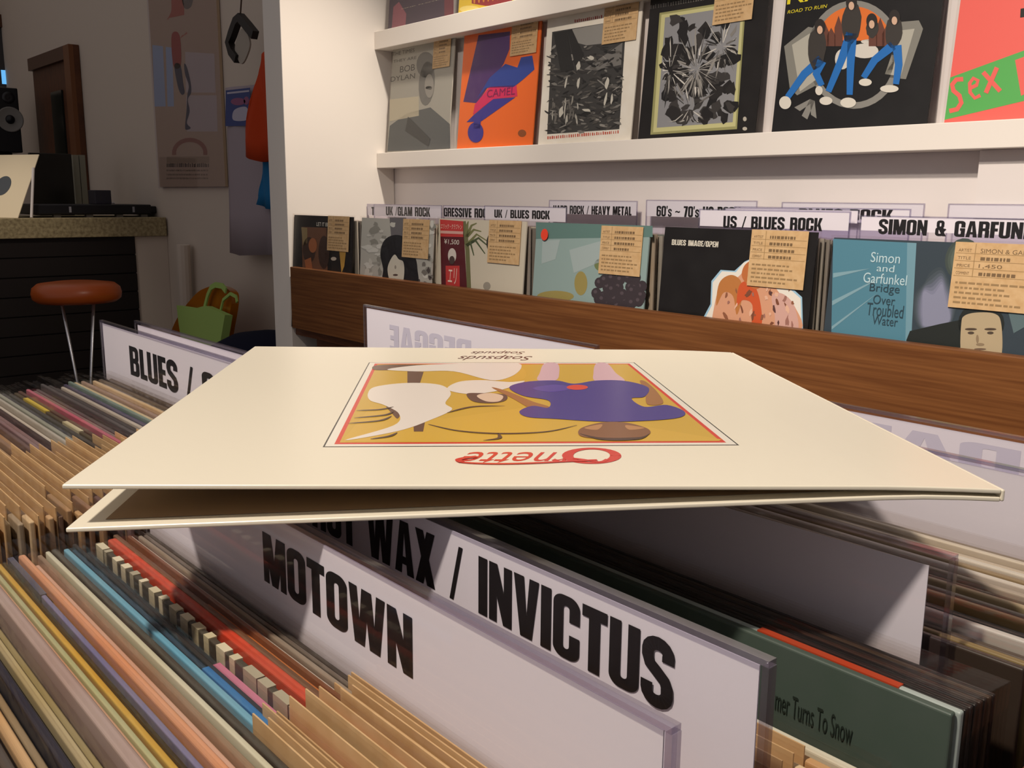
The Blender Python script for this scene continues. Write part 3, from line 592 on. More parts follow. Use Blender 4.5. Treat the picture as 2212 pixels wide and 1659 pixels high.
def crate_record(x0, w, y, zt, th, color, label, group, card=None, lean=0, film=True, yaw=0, extra=None, rough=.45):
    l = math.radians(lean); h = (zt - ZB)/math.cos(l); a = math.radians(yaw)
    fr = Frame((x0, y - h*math.sin(l), ZB + .0006), (math.cos(a), math.sin(a), 0), (0, math.sin(l), math.cos(l)))
    t = thing('vinyl_record', fr.p(w/2, 0), label, 'record', group)
    MB().slab(fr, 0, w, 0, h, -th, 0).build('jacket', cmat(color, rough), t, bevel=min(.0009, th*.3))
    if extra:
        for (u0, u1, c) in extra: MB().slab(fr, u0, u1, h - .03, h + .0004, -th - .0002, .0003).build('spine_stripe', cmat(c, rough), t)
    if card:
        u0, u1 = card; MB().slab(fr, u0, u1, h - .09, h + .0045, .0002, .0007).build('price_card', MAT['card'], t)
    if film: MB().slab(fr, -.005, w + .004, -.0004, h + .006, -th - .0002, .0008).build('plastic_sleeve', MAT['sleeve'], t, bevel=.0004)
    return t
NAMES = {}
def lab_of(word, n, where): return '%s record edge, %s %s' % (word, n, where)
# near bin, in front of the first lettered divider: (y, thickness, colour, word, price card)
A = [(.0385, .003, 'b58d5c', 'tan', 1), (.0432, .003, '8a6b48', 'brown', 1), (.0480, .003, '4a3f38', 'dark brown', 1), (.0530, .003, 'c99d68', 'tan card', 1), (.0570, .0022, '8d7a5a', 'olive-brown', 1),
 (.0610, .0026, '23212f', 'dark navy', 0), (.0650, .0024, 'b3a173', 'khaki', 0), (.0685, .0022, '9a8a58', 'olive', 0), (.0745, .0042, 'a48c84', 'mauve-grey', 0), (.0783, .0022, 'd9a680', 'peach', 0),
 (.0812, .0016, 'c9d49c', 'pale green', 0), (.0838, .0018, 'd2a233', 'mustard yellow', 0), (.0860, .0012, '24211f', 'thin black', 0), (.0888, .0018, '7c7aa6', 'lavender blue', 0), (.0930, .0030, 'd99468', 'orange-peach', 0),
 (.0968, .0024, 'dcae96', 'pale pink', 0), (.1000, .0020, '9c8268', 'taupe', 0), (.1030, .0018, 'cfcfb4', 'greenish white', 0), (.1062, .0024, '3a3733', 'speckled charcoal', 0), (.1100, .0022, '6fb4d4', 'sky blue', 1),
 (.1128, .0018, '2b3547', 'navy', 1), (.1152, .0016, '3c3a38', 'dark grey', 1), (.1182, .0022, '332823', 'brown-black', 1), (.1224, .0026, '4d463b', 'mottled beige and black', 1), (.1286, .0040, 'd2452b', 'bright red', 1),
 (.1322, .0022, '6f5038', 'brown', 1), (.1350, .0018, 'c08a4c', 'ochre', 1), (.1376, .0016, '8a5636', 'rust brown', 1), (.1402, .0016, 'd7d4cb', 'white', 1), (.1428, .0018, '9c8f7e', 'beige-grey', 1), (.1454, .0016, '6e655c', 'grey-brown', 1), (.1480, .0018, '3a322e', 'blackish', 1)]
XA0, WA = -.430, .317
for i, (y, th, c, wd_, cd_) in enumerate(A):
    n = len(A) - i; rnd = random.Random(i)
    x0 = XA0 + rnd.uniform(-.004, .006); zt = -.155 + rnd.uniform(-.0022, .0022)
    ex = None
    if wd_ == 'navy': ex = [(.14, .30, '2f79c4')]
    if wd_ == 'brown-black': ex = [(.135, .235, 'e47fa6')]
    if wd_.startswith('mottled'): ex = [(.003 + .0105*k, .003 + .0105*k + rnd.uniform(.003, .0098), rnd.choice(['cdc2a0', 'a89f84', 'dcd2b4'])) for k in range(26)]
    if wd_ == 'ochre': ex = [(.09, .2, 'd9803f')]
    if wd_ == 'lavender blue': ex = [(.0, .05, '57586e')]
    cx = .186 + rnd.uniform(-.004, .004)
    crate_record(x0, WA, y, zt, th, c, lab_of(wd_, ordw(n), 'in front of the nearest black-lettered divider'), 'records at the front of the near bin', (cx, cx + .115) if cd_ else None, extra=ex)
D1 = 'white divider card with one word of heavy black capitals, nearest of all dividers'
divider(-.440, -.1195, .1516, -.1135, -.30, .046, D1, 'MOTOWN', None or (onY((568, 1150), .1516)[0], onY((892, 1330), .1516)[0], onY((897, 1468), .1516)[2], onY((888, 1332), .1516)[2]), group='index dividers in the crate')
for i, (y, c, wd_) in enumerate(((.157, 'cfa26a', 'tan'), (.1615, 'e0c9a2', 'cream'), (.166, '9a8a78', 'grey-beige'), (.1705, 'd0a070', 'light brown'), (.1755, '8f6a52', 'brown'))):
    crate_record(XA0 + .002, WA, y, -.1565, .0024, c, lab_of(wd_, ordw(i+1), 'between the two nearest lettered dividers'), 'records between the two nearest lettered dividers', (.19, .305))
yi = .1842; q = lambda p: onY(p, yi)
divider(-.440, q((1666, 1429))[0], yi, q((1666, 1429))[2], -.30, .052, 'white divider card with two words and a slash, second from the front', 'HOT WAX / INVICTUS', (q((1455, 1390))[0] - (q((1455, 1390))[0]-q((981, 1188))[0])*2.02, q((1462, 1390))[0], q((1464, 1548))[2], q((1455, 1390))[2]), group='index dividers in the crate')
for i, (y, c, wd_) in enumerate(((.190, '5a5a52', 'grey'), (.195, 'e0d6c0', 'cream'), (.2005, 'd2a46c', 'tan'), (.206, 'dbb88a', 'pale tan'), (.2115, 'b98658', 'brown'), (.217, 'e0c79c', 'light cream'), (.2225, 'cfa06a', 'tan and brown'), (.228, 'd9d6bf', 'greenish white'))):
    crate_record(XA0 + .001, WA, y, -.156, .003, c, lab_of(wd_, ordw(i+1), 'behind the divider with two words and a slash'), 'records behind the second lettered divider', (.185, .300) if i not in (0, 7) else None)
# the grey-green cover facing out of the gap
t = crate_record(XA0 + .001, WA, .276, -.1545, .0032, '4a5a50', 'dark grey-green record facing forward in the gap, small black title', 'records behind the gap in the near bin', None)
fr = Frame((XA0 + .001, .276, ZB), (1, 0, 0), (0, 0, 1))
m = MB(); a, b = fr.uv((1675, 1527)), fr.uv((1841, 1604)); sl = (b[1]-a[1])/(b[0]-a[0])
type_(m, fr, 'mer Turns To Snow', a[0], b[0], a[1] - .001, a[1] + .0075, .0004, '283029')
m.build('title_lettering', MAT['ink'], t)
MID = [(.2800, .0028, 'b4c6c4', 'pale teal, red-striped'), (.2835, .0024, '1c1a1c', 'black'), (.2870, .0024, '2b2528', 'black-brown'), (.2905, .0024, '17161a', 'glossy black'), (.2940, .0024, '3a2c28', 'dark brown'), (.2975, .0024, '1e1b1d', 'deep black'), (.3008, .0022, '4a3c30', 'brown-grey'), (.3040, .0022, '262326', 'soft black')]
for i, (y, th, c, wd_) in enumerate(MID):
    ex = [(.243, .297, 'd2451f')] if i == 0 else None
    crate_record(XA0 + .002, WA, y, -.155 - .0004*i, th, c, lab_of(wd_, ordw(i+1), 'behind the grey-green cover in the gap'), 'records behind the gap in the near bin', None, extra=ex, rough=.25)
divider(-.440, -.1335, .3180, -.1197, -.29, .052, 'blank grey-white divider card turned away, clear plastic margin along its top and side', None, yaw=2, group='index dividers in the crate', pad=.0085)
BK = [('3a2e26', 'brown-black'), ('8f7a4a', 'ochre-brown'), ('5c4f46', 'brown'), ('c9c6c0', 'white and blue'), ('17171a', 'black'), ('20242e', 'dark blue-black'), ('b99a62', 'gold-brown'), ('8a8078', 'stone grey'), ('c7b48c', 'sand'), ('5a4a34', 'dark ochre'), ('b8ab9a', 'light stone'), ('d8d0c4', 'pale grey'), ('a08a66', 'tan-grey'), ('e2dccf', 'off-white'), ('d9cdb8', 'cream'), ('d6cbb8', 'ivory'), ('8a7c66', 'grey-tan')]
for i, (c, wd_) in enumerate(BK):
    crate_record(XA0 + .004 + random.uniform(-.003, .003), WA, .3228 + i*.0064, -.155 + random.uniform(-.002, .002), .0032, c, lab_of(wd_, ordw(i+1), 'behind the blank grey-white turned-away divider'), 'records behind the turned-away divider', None, rough=.3)
divider(-.440, -.105, .445, -.1185, -.29, .06, 'blank lilac divider card turned away, second behind the white sleeve corner', None, group='index dividers in the crate', pad=.004)
divider(-.440, -.110, .492, -.115, -.29, .06, 'white divider card turned away with faint grey mirrored letters, right of the white sleeve', 'DANCE', (-.336, onY((2206, 980), .492)[0], onY((2180, 1030), .492)[2], onY((2060, 946), .492)[2]), True, group='index dividers in the crate', tone='d2ced6', pad=.004)
# far bin
zB = -.150
B = [(.2520, '54463c', 'dark brown'), (.2480, '3d342f', 'blackish brown'), (.2440, '5d5248', 'grey-brown'), (.2400, '8a8478', 'grey'), (.2360, 'd9bd92', 'cream'), (.2320, 'd2ae86', 'sand'), (.2280, 'a58878', 'mauve-tan'), (.2240, 'd9c59a', 'pale cream'), (.2200, '6f8a80', 'grey-green'), (.2160, '45406a', 'indigo'),
 (.2118, 'dcd6ca', 'white'), (.2078, '4a4542', 'dark grey'), (.2038, '3f3b3c', 'charcoal'), (.1998, '4d4748', 'slate'), (.1955, '595354', 'mid grey'), (.1912, '8a7674', 'pinkish grey'), (.1868, 'c25d74', 'rose pink'), (.1826, '6a4a40', 'reddish brown'), (.1784, '5a4c34', 'brown with a yellow stripe'), (.1742, '45423e', 'dark'),
 (.1700, '2e3442', 'navy-grey'), (.1655, '8f9488', 'grey-green pale'), (.1612, 'b5b0a4', 'pale grey'), (.1570, 'dcd4c6', 'off-white'), (.1528, '3d2e2a', 'dark brown-black'), (.1486, '94767a', 'mauve'), (.1444, '8a6e72', 'dusky mauve'), (.1400, '6a5150', 'plum-brown'), (.1356, 'b0875e', 'tan'), (.1312, '8f6d55', 'brown'), (.1268, 'c09a6c', 'light tan'), (.1224, 'a88560', 'camel brown'), (.1180, '7d6250', 'umber'), (.1136, 'c2a078', 'beige'), (.1092, 'b08a60', 'golden tan'), (.1048, 'd0b48c', 'pale tan'), (.1004, '9c8a72', 'grey tan'), (.0960, 'd8c096', 'straw'), (.0910, 'c8a878', 'wheat'), (.0860, 'b89868', 'honey tan')]
for i, (y, c, wd_) in enumerate(B):
    rnd = random.Random(100 + i); x0 = -.795 + rnd.uniform(-.006, .006); zt = zB + rnd.uniform(-.002, .0025)
    ex = [(.028, .085, 'e0c53a'), (.125, .16, 'd8cfa8')] if 'yellow' in wd_ else None
    cx = .205 + rnd.uniform(-.02, .02)
    crate_record(x0, .333, y, zt, .0026, c, lab_of(wd_, ordw(i+1), 'in front of the BLUES / GOSPEL divider'), 'records in the far bin', (cx, cx + .112) if i > 11 or i in (3, 6) else None, extra=ex)
yb = .2600; q = lambda p: onY(p, yb)
divider(-.833, -.475, yb, -.105, -.30, .05, 'white divider card lettered BLUES / GOSPEL in the far bin', 'BLUES / GOSPEL', (q((279, 745))[0], q((279, 745))[0] + .262, q((284, 809))[2], q((279, 746))[2]), group='index dividers in the crate')
divider(-.812, -.475, .2815, -.105, -.30, .05, 'blank divider card right behind the BLUES / GOSPEL divider', None, group='index dividers in the crate', pad=.004)
ry = .505
divider(-.822, -.486, ry, -.1075, -.30, .06, 'white divider card turned away with faint mirrored letters, below the brown rail', 'REGGAE', (onY((828, 710), ry)[0], onY((1010, 740), ry)[0], onY((828, 757), ry)[2], onY((828, 702), ry)[2]), True, yaw=-1.5, group='index dividers in the crate', tone='d0ccd4', pad=.004)

# ------------------------------------------------------------------ the white gatefold sleeve lying across the dividers
C0 = onZ((133, 1047), -.0935); C1 = onZ((2165, 1050), -.0935); C3 = onZ((550, 748), -.0935); C2 = onZ((1580, 757), -.0935)
def bil(u, v): return (C0*(1-u) + C1*u)*(1-v) + (C3*(1-u) + C2*u)*v
sl = thing('gatefold_sleeve', bil(.5, .5) - np.array([0, 0, .015]), 'cream white gatefold record sleeve lying open a crack across the dividers, upside-down red script', 'record sleeve')
TH = .0016
def panel(ztop, th, name, m):
    mb = MB(); n = 24; us = [i/n for i in range(n+1)]; vs = []
    for u in us:
        for v in (0, 1):
            p = bil(u, v); z = ztop(u); vs += [(p[0], p[1], z), (p[0], p[1], z - th)]
    fs = []
    for i in range(n):
        a = i*4; b = a + 4
        fs += [(a, b, b+2, a+2), (a+1, a+3, b+3, b+1), (a, a+1, b+1, b), (a+2, b+2, b+3, a+3)]
    fs += [(0, 2, 3, 1), (n*4, n*4+1, n*4+3, n*4+2)]
    mb.add(vs, fs); return mb.build(name, m, sl, bevel=.0005)
topz = lambda u: -.0935 - .0012*max(0, (u - .86)/.14)**1.5
gap = lambda u: .0122*(1 - u/.93) if u < .93 else 0
botz = lambda u: topz(u) - TH - .0012 - max(0, gap(u))
panel(topz, TH, 'front_cover', MAT['cream']); panel(botz, TH, 'back_cover', MAT['cream'])
mb = MB(); e = .9995
for v0, v1 in ((0, 1),):
    p, q_ = bil(1, 0), bil(1, 1); d = (bil(1, 0) - bil(0, 0)); d /= np.linalg.norm(d)
    zt, zb = topz(1) - .0001, botz(1) - TH + .0001; o = d*.0014
    mb.hexa([(p[0], p[1], zb), (p[0]+o[0], p[1]+o[1], zb), (q_[0]+o[0], q_[1]+o[1], zb), (q_[0], q_[1], zb), (p[0], p[1], zt), (p[0]+o[0], p[1]+o[1], zt), (q_[0]+o[0], q_[1]+o[1], zt), (q_[0], q_[1], zt)])
mb.build('spine', MAT['cream'], sl, bevel=.0006)
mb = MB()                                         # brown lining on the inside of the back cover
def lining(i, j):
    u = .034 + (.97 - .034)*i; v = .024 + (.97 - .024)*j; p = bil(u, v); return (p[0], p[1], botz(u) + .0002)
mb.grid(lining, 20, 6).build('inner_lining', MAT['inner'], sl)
# printing on the front cover
uU = (C1 - C0)/np.linalg.norm(C1 - C0); cf = Frame((C0[0], C0[1], -.0935), (uU[0], uU[1], 0), (-uU[1], uU[0], 0))
m = MB(); E0 = .000025
def cp(c, k, *polys):
    for p in polys: m.poly(cf, [cf.uv(q) for q in p], E0*k, c)
q4 = [(797, 783), (1370, 783), (1597, 962), (697, 966)]
def bp(s, t):                                     # s left to right, t near (0) to far (1) across the printed picture
    a = [cf.uv(p) for p in q4]
    return tuple(((a[3][k]*(1-s) + a[2][k]*s)*(1-t) + (a[0][k]*(1-s) + a[1][k]*s)*t) for k in (0, 1))
def quad(c, k, s0, s1, t0, t1): m.poly(cf, [bp(s0, t0), bp(s1, t0), bp(s1, t1), bp(s0, t1)], E0*k, c)
quad('2e2f2c', 1, 0, 1, 0, 1); quad('f3ecdc', 2, .004, .996, .005, .995); quad('dd3b2a', 3, .024, .976, .022, .978); quad('d6ac3c', 4, .035, .965, .034, .966)
cp('dcb040', 5, spl([(1010, 800), (1120, 792), (1130, 820), (1060, 822)]), [(742, 950), (800, 880), (960, 905), (1140, 880), (1560, 950), (1550, 953), (745, 955)])
cp('dcb4be', 6, spl([(1176, 786), (1204, 786), (1208, 806), (1200, 822), (1162, 822), (1166, 806)]), spl([(1288, 786), (1312, 786), (1330, 806), (1348, 824), (1288, 824), (1282, 806)]))
cp('6b4a38', 7, spl([(812, 790), (880, 788), (960, 790), (880, 798), (812, 800)]), [(880, 802), (915, 804), (906, 832), (880, 832)], spl([(834, 878), (852, 884), (864, 895), (858, 905), (846, 893)]), [(893, 917), (918, 912), (914, 933), (894, 933)])
cp('efe4d8', 8, spl([(836, 799), (900, 790), (1000, 786), (1110, 785), (1126, 795), (1104, 814), (1060, 822), (980, 803), (900, 803)]), spl([(795, 850), (812, 836), (880, 828), (950, 832), (974, 850), (962, 872), (976, 886), (930, 908), (860, 932), (745, 952), (850, 920), (862, 895), (830, 876), (800, 866)]))
cp('efe4d8', 9, spl([(966, 842), (990, 826), (1040, 822), (1100, 826), (1134, 824), (1100, 838), (1060, 848), (1010, 852)]))
cp('5b4138', 10, spl([(1008, 852), (1036, 850), (1090, 853), (1092, 866), (1060, 872), (1022, 868)])); cp('e6c9ae', 11, spl([(1030, 856), (1056, 850), (1086, 856), (1078, 868), (1050, 868)]))
cp('a8703f', 10, spl([(1062, 838), (1096, 846), (1150, 868), (1186, 880), (1150, 884), (1108, 862)]), spl([(1382, 824), (1396, 826), (1420, 848), (1432, 872), (1398, 874), (1394, 846)]))
cp('46368c', 12, spl([(1100, 838), (1136, 826), (1200, 823), (1240, 830), (1290, 823), (1350, 824), (1400, 838), (1392, 858), (1364, 862), (1392, 880), (1440, 876), (1478, 890), (1468, 903), (1400, 910), (1300, 912), (1200, 906), (1140, 902), (1122, 890), (1150, 878), (1184, 882), (1184, 866), (1130, 856)]))
cp('5a44a0', 13, spl([(1150, 840), (1200, 832), (1236, 840), (1190, 848)])); cp('e2452f', 14, ell(1247, 838, 23, 5.5))
cp('8a5a3a', 13, spl([(1250, 940), (1256, 926), (1300, 914), (1350, 914), (1396, 926), (1404, 938), (1380, 947), (1320, 949), (1270, 947)])); cp('c08a58', 14, spl([(1262, 926), (1300, 918), (1290, 930)]), spl([(1352, 920), (1392, 926), (1360, 930)])); cp('4a2c20', 14, spl([(1252, 938), (1300, 947), (1380, 946), (1402, 938), (1380, 951), (1300, 952)]))
for pts in ([(770, 888), (820, 886), (850, 880)], [(765, 904), (830, 898), (850, 890)], [(752, 916), (820, 910), (846, 900)], [(966, 893), (1020, 880), (1090, 878)], [(925, 918), (990, 932), (1080, 938), (1180, 934), (1246, 920)], [(1076, 938), (1078, 948), (1044, 953)], [(800, 950), (840, 944), (858, 936)]):
    s = strip([cf.uv(p) for p in crv(pts)], lambda a: .0004 + .0014*math.sin(math.pi*min(1, a*1.05)))
    for k in s: m.poly(cf, k, E0*15, '5a4030')
m2 = m; flipw = None
def upside(txt, bl, tr_, k, color, shear=0):      # text that reads from the far side
    a, b = cf.uv(bl), cf.uv(tr_)
    vs, fs = _FT[txt]; q = [cf.p(b[0] + (a[0]-b[0])*x - shear*(b[1]-a[1])*y, b[1] + (a[1]-b[1])*y, E0*k) for x, y in vs]
    m.add(q, fs, color)
upside('rnette', (1014, 1000), (1240, 977), 3, 'd93a30', .35)
for (c0, r0) in (((1278, 985), (52, 15.5)),):
    pts = [(c0[0] + r0[0]*math.cos(math.radians(a)), c0[1] - r0[1]*math.sin(math.radians(a))) for a in range(0, 361, 12)]
    for k in strip([cf.uv(p) for p in pts], lambda a: .0024 + .0018*math.cos(2*math.pi*a)**2): m.poly(cf, k, E0*6, 'd93a30')
for k in strip([cf.uv(p) for p in crv([(1312, 993), (1296, 999), (1262, 994), (1238, 991)])], .0016): m.poly(cf, k, E0*9, 'd93a30')
for k in strip([cf.uv(p) for p in crv([(990, 994), (1000, 1000), (1060, 1003), (1140, 1002), (1240, 997), (1290, 995)])], .0018): m.poly(cf, k, E0*12, 'd93a30')
for k in strip([cf.uv(p) for p in crv([(1030, 988), (1004, 991), (990, 995), (998, 1000)])], .0024): m.poly(cf, k, E0*15, 'd93a30')
upside('Soapsuds', (1002, 778), (1156, 767), 3, '4a2420', .3); upside('Soapsuds', (1026, 765), (1138, 758), 3, '4a2420', .3)
m.build('cover_print', MAT['gloss_ink'], sl)

# ------------------------------------------------------------------ dim far corner: bar counter, stool, door, posters, clothes
XC = -4.55
bar = thing('bar_counter', (XC - .3, 1.0, FLOOR), 'bar counter with a thick speckled concrete top and black slatted front', 'counter')
a, b = onX((0, 470), XC), onX((0, 518), XC); zt, zb = a[2] - .004, onX((180, 513), XC)[2]
MB().box((XC - .62, -1.4, zb), (XC, 1.752, zt)).build('concrete_top', mat('speckled_concrete', 'a99a74', .6, .3, noise=('7d6e50', 70, (1, 1, 1))), bar, bevel=.003)
yR = onX((296, 560), XC)[1]
sm = mat('black_slats', '1d1715', .55, .3); mb = MB(); z = zb - .001; k = 0
while z > FLOOR + .02:
    mb.box((XC - .05, -1.4, max(z - .080, FLOOR)), (XC - .012, yR, z)); mb.box((XC - .05, -1.4, max(z - .086, FLOOR)), (XC - .024, yR, z - .080)); z -= .086
mb.build('slatted_front', sm, bar)
struct(MB().box((XC - .10, yR + .001, FLOOR), (XC - .02, 1.759, zb - .001)).build('trim_2', MAT['farwall']))
struct(MB().tube([(-4.28, 1.715, FLOOR + .55), (-4.27, 1.715, zb - .03)], .03, 12).build('trim_3', MAT['farwall']))

# orange bar stool
sc_ = onX((166, 630), -4.12); st = thing('bar_stool', (sc_[0], sc_[1], FLOOR), 'round orange padded bar stool on thin chrome rods before the black counter', 'stool')
R = .172
MB().lathe(sc_, [(.10, -.042), (R*.88, -.040), (R*.98, -.026), (R, -.004), (R*.97, .018), (R*.86, .034), (R*.5, .042), (.02, .043)], 40).build('seat', mat('orange_vinyl', 'b4521a', .35, .5), st, smooth=True)
chrome = mat('chrome_rod', 'e2e2e8', .32, .5, metal=.75)
for i in range(4):
    an = math.radians(29 + 90*i); t = (sc_[0] + .085*math.cos(an), sc_[1] + .085*math.sin(an), sc_[2] - .041); mdl = (sc_[0] + .028*math.cos(an), sc_[1] + .028*math.sin(an), sc_[2] - .43); ft = (sc_[0] + .20*math.cos(an), sc_[1] + .20*math.sin(an), FLOOR + .006)
    MB().tube([t, mdl, ft], .005, 10).build('leg', chrome, st, smooth=True)
MB().lathe((sc_[0], sc_[1], sc_[2] - .44), [(.036, 0), (.036, .02)], 20).build('ring', chrome, st)

# things on the counter
def on_counter(px, x): return onX(px, x)
cf_ = on_counter((95, 462), XC - .10)
s_ = onX((81, 328), XC - .14); zz = zt + .0008
U = np.array([0, 1, 0]); br = onX((38, 467), XC - .05); fi, le = math.radians(63), math.radians(27)
U = np.array([math.sin(fi), math.cos(fi), 0]); V = np.array([-math.cos(fi)*math.sin(le), math.sin(fi)*math.sin(le), math.cos(le)])
frS = Frame((br[0] - U[0]*.31, br[1] - U[1]*.31, zz), U, V)
t = thing('propped_record', frS.p(.155, 0), 'cream record sleeve with a dark centre hole leaning at the counter front edge', 'record')
MB().slab(frS, 0, .31, 0, .31, -.003, 0).build('jacket', mat('cream_sleeve', 'ead9b8', .6, .3), t)
MB().poly(frS, ell(.155, .155, .048, .048, 28), .0006, '4d5256').build('centre_label', MAT['ink'], t)
stand = thing('record_stand', (XC - .16, onX((66, 420), XC - .16)[1], zz), 'thin white metal stand propping the cream sleeve on the counter', 'stand')
MB().tube([(XC - .075, onX((64, 425), XC - .075)[1], zz + .001), (XC - .088, onX((72, 362), XC - .088)[1], onX((72, 362), XC - .088)[2])], .006, 8).build('rod', MAT['wall'], stand)
dj = thing('dj_mixer', (XC - .2, onX((190, 460), XC - .2)[1], zz), 'low black audio mixer and deck along the concrete counter top', 'mixer')
y0, y1 = onX((66, 460), XC - .16)[1], onX((318, 460), XC - .16)[1]; bk = mat('black_plastic', '111014', .45, .4)
MB().box((XC - .42, y0, zz + .012), (XC - .10, y1, zz + .058)).build('body', bk, dj, bevel=.006)
MB().box((XC - .40, y1 - .02, zz + .018), (XC - .13, y1 + .035, zz + .050)).build('end_block', bk, dj, bevel=.004)
for px in (112, 182, 247, 300): MB().box((XC - .14, onX((px, 460), XC - .14)[1], zz), (XC - .11, onX((px, 460), XC - .14)[1] + .03, zz + .0125)).build('foot', mat('grey_foot', '6b665e', .6), dj)
for px in (149, 286): MB().box((XC - .101, onX((px, 450), XC - .1)[1], zz + .022), (XC - .099, onX((px, 450), XC - .1)[1] + .010, zz + .048)).build('badge', mat('grey_badge', '8c8a90', .5), dj)
hp = onX((216, 420), XC - .25)
MB().box((XC - .30, onX((198, 425), XC - .25)[1], zz + .0585), (XC - .20, onX((233, 425), XC - .25)[1], hp[2] + .02)).build('cartridge_head', mat('dark_grey_plastic', '2a2730', .5), dj, bevel=.003)
MB().tube([(XC - .26, onX((233, 430), XC - .25)[1], zz + .064), (XC - .26, onX((247, 430), XC - .25)[1], zz + .064), (XC - .26, onX((249, 430), XC - .25)[1], zz + .0585)], .0035, 8).build('tone_arm', chrome, dj)

# dark monitor and its light posts behind, door, speaker, window
YW = 1.758
D0, D1_, D2 = onY((80, 130), YW), onY((170, 97), YW), onY((186, 405), YW)
xl, xr, ztp = D0[0], D1_[0], D1_[2]
brown = mat('dark_door_wood', '4a2713', .45, .4, noise=('5f351a', 6, (8, 1, 1.5)))
dr = MB().box((xl, YW - .03, FLOOR), (xr, YW - .001, ztp)).build('door_1', brown); struct(dr)
for n_, a_, b_ in (('door_frame', (xr - .10, YW - .055, FLOOR), (xr, YW - .0305, ztp)), ('door_frame', (xl, YW - .055, ztp - .07), (xr - .101, YW - .0305, ztp)), ('door_panel', (xl + .36, YW - .040, FLOOR + .55), (xr - .24, YW - .0305, ztp - .22))):
    o = MB().box(a_, b_).build(n_, mat('door_glass', '10160f', .15) if 'panel' in n_ else mat('door_frame_wood', '6e401d' if a_[2] < -1 else '4a2a16', .4), dr)
sc2 = onX((112, 380), XC - .75)
mon = thing('monitor', (XC - .75, sc2[1], zz), 'dark olive flat screen standing behind the cream sleeve on the counter', 'monitor')
xm = XC - .58; ya, yb_ = onX((66, 380), xm)[1], onX((158, 380), xm)[1]; zm = onX((110, 331), xm)[2]
MB().box((xm - .02, ya, zz + .02), (xm, yb_, zm)).build('screen', mat('dark_screen', '1c1a12', .25), mon, bevel=.004)
MB().box((xm - .06, (ya+yb_)/2 - .08, zz), (xm + .04, (ya+yb_)/2 + .08, zz + .0195)).build('foot', bk, mon)
for px in (163, 177):
    p_ = onX((px, 380), XC - .66); MB().box((p_[0] - .02, p_[1] - .012, FLOOR), (p_[0] + .02, p_[1] + .016, onX((px, 335), XC - .66)[2])).build('post', mat('pale_post', '8d8a78', .6)); o = bpy.context.scene.collection.objects[-1]
    tag(o, 'narrow pale post beside the door, ' + ('next to the dark screen' if px == 163 else 'next to the wall'), 'post', 'pale posts by the door')
    o['_x'] = 1
spx = -6.3; sa, sb = onX((-40, 185), spx), onX((50, 330), spx)
sp = thing('loudspeaker', (spx - .15, (sa[1]+sb[1])/2, sb[2]), 'large black loudspeaker with a pale cone at the far left corner', 'speaker')
MB().box((spx - .3, sa[1], sb[2]), (spx, sb[1], sa[2])).build('cabinet', bk, sp, bevel=.006)
w1 = onX((22, 258), spx); w2 = onX((18, 211), spx)
def disc(c, r, x, prof, name, m):
    mb = MB(); n = 32; vs = []; fs = []
    for (rr_, dx) in prof:
        for k in range(n): vs.append((x + dx, c[1] + rr_*r*math.cos(2*math.pi*k/n), c[2] + rr_*r*math.sin(2*math.pi*k/n)))
    for i in range(len(prof)-1):
        for k in range(n): fs.append((i*n+k, i*n+(k+1) % n, (i+1)*n+(k+1) % n, (i+1)*n+k))
    fs.append(tuple((len(prof)-1)*n + k for k in range(n))); return mb.add(vs, fs).build(name, m, sp, smooth=True)
disc(w1, .072, spx + .001, [(1, 0), (1, .006), (.9, .004), (.45, -.0005)], 'woofer_cone', mat('pale_cone', '8a8680', .5))
disc(w1, .026, spx + .001, [(1, 0), (.8, .012), (.3, .018), (.05, .019)], 'dust_cap', bk)
disc(w2, .034, spx + .001, [(1, 0), (.9, .005), (.5, .002), (.05, .004)], 'tweeter', mat('tweeter_black', '1a181c', .3))
MB().box((spx - .26, sa[1] + .05, FLOOR), (spx - .04, sb[1] - .05, sb[2] - .001)).build('stand', bk, sp)
we = -7.249; wa, wb = onX((-30, 30), we), onX((38, 190), we)
wn = MB().box((we, wa[1], wb[2]), (we + .02, wb[1] - .07, wa[2] - .08)).build('window_1', mat('dark_window_glass', '3b3a3c', .2)); struct(wn)
MB().box((we, wb[1] - .069, wb[2]), (we + .05, wb[1], wa[2])).build('window_frame', brown, wn); MB().box((we, wa[1], wa[2] - .079), (we + .05, wb[1] - .0695, wa[2])).build('window_frame', brown, wn)
em = mat('lit_window_pane', '6fb4f0', .5); em.node_tree.nodes['Principled BSDF'].inputs['Emission Color'].default_value = lin('6ec2ff'); em.node_tree.nodes['Principled BSDF'].inputs['Emission Strength'].default_value = .9
la, lb = onX((2, 151), we + .022), onX((15, 182), we + .022)
MB().box((we + .0205, la[1], lb[2]), (we + .024, lb[1], la[2])).build('lit_pane', em, wn)

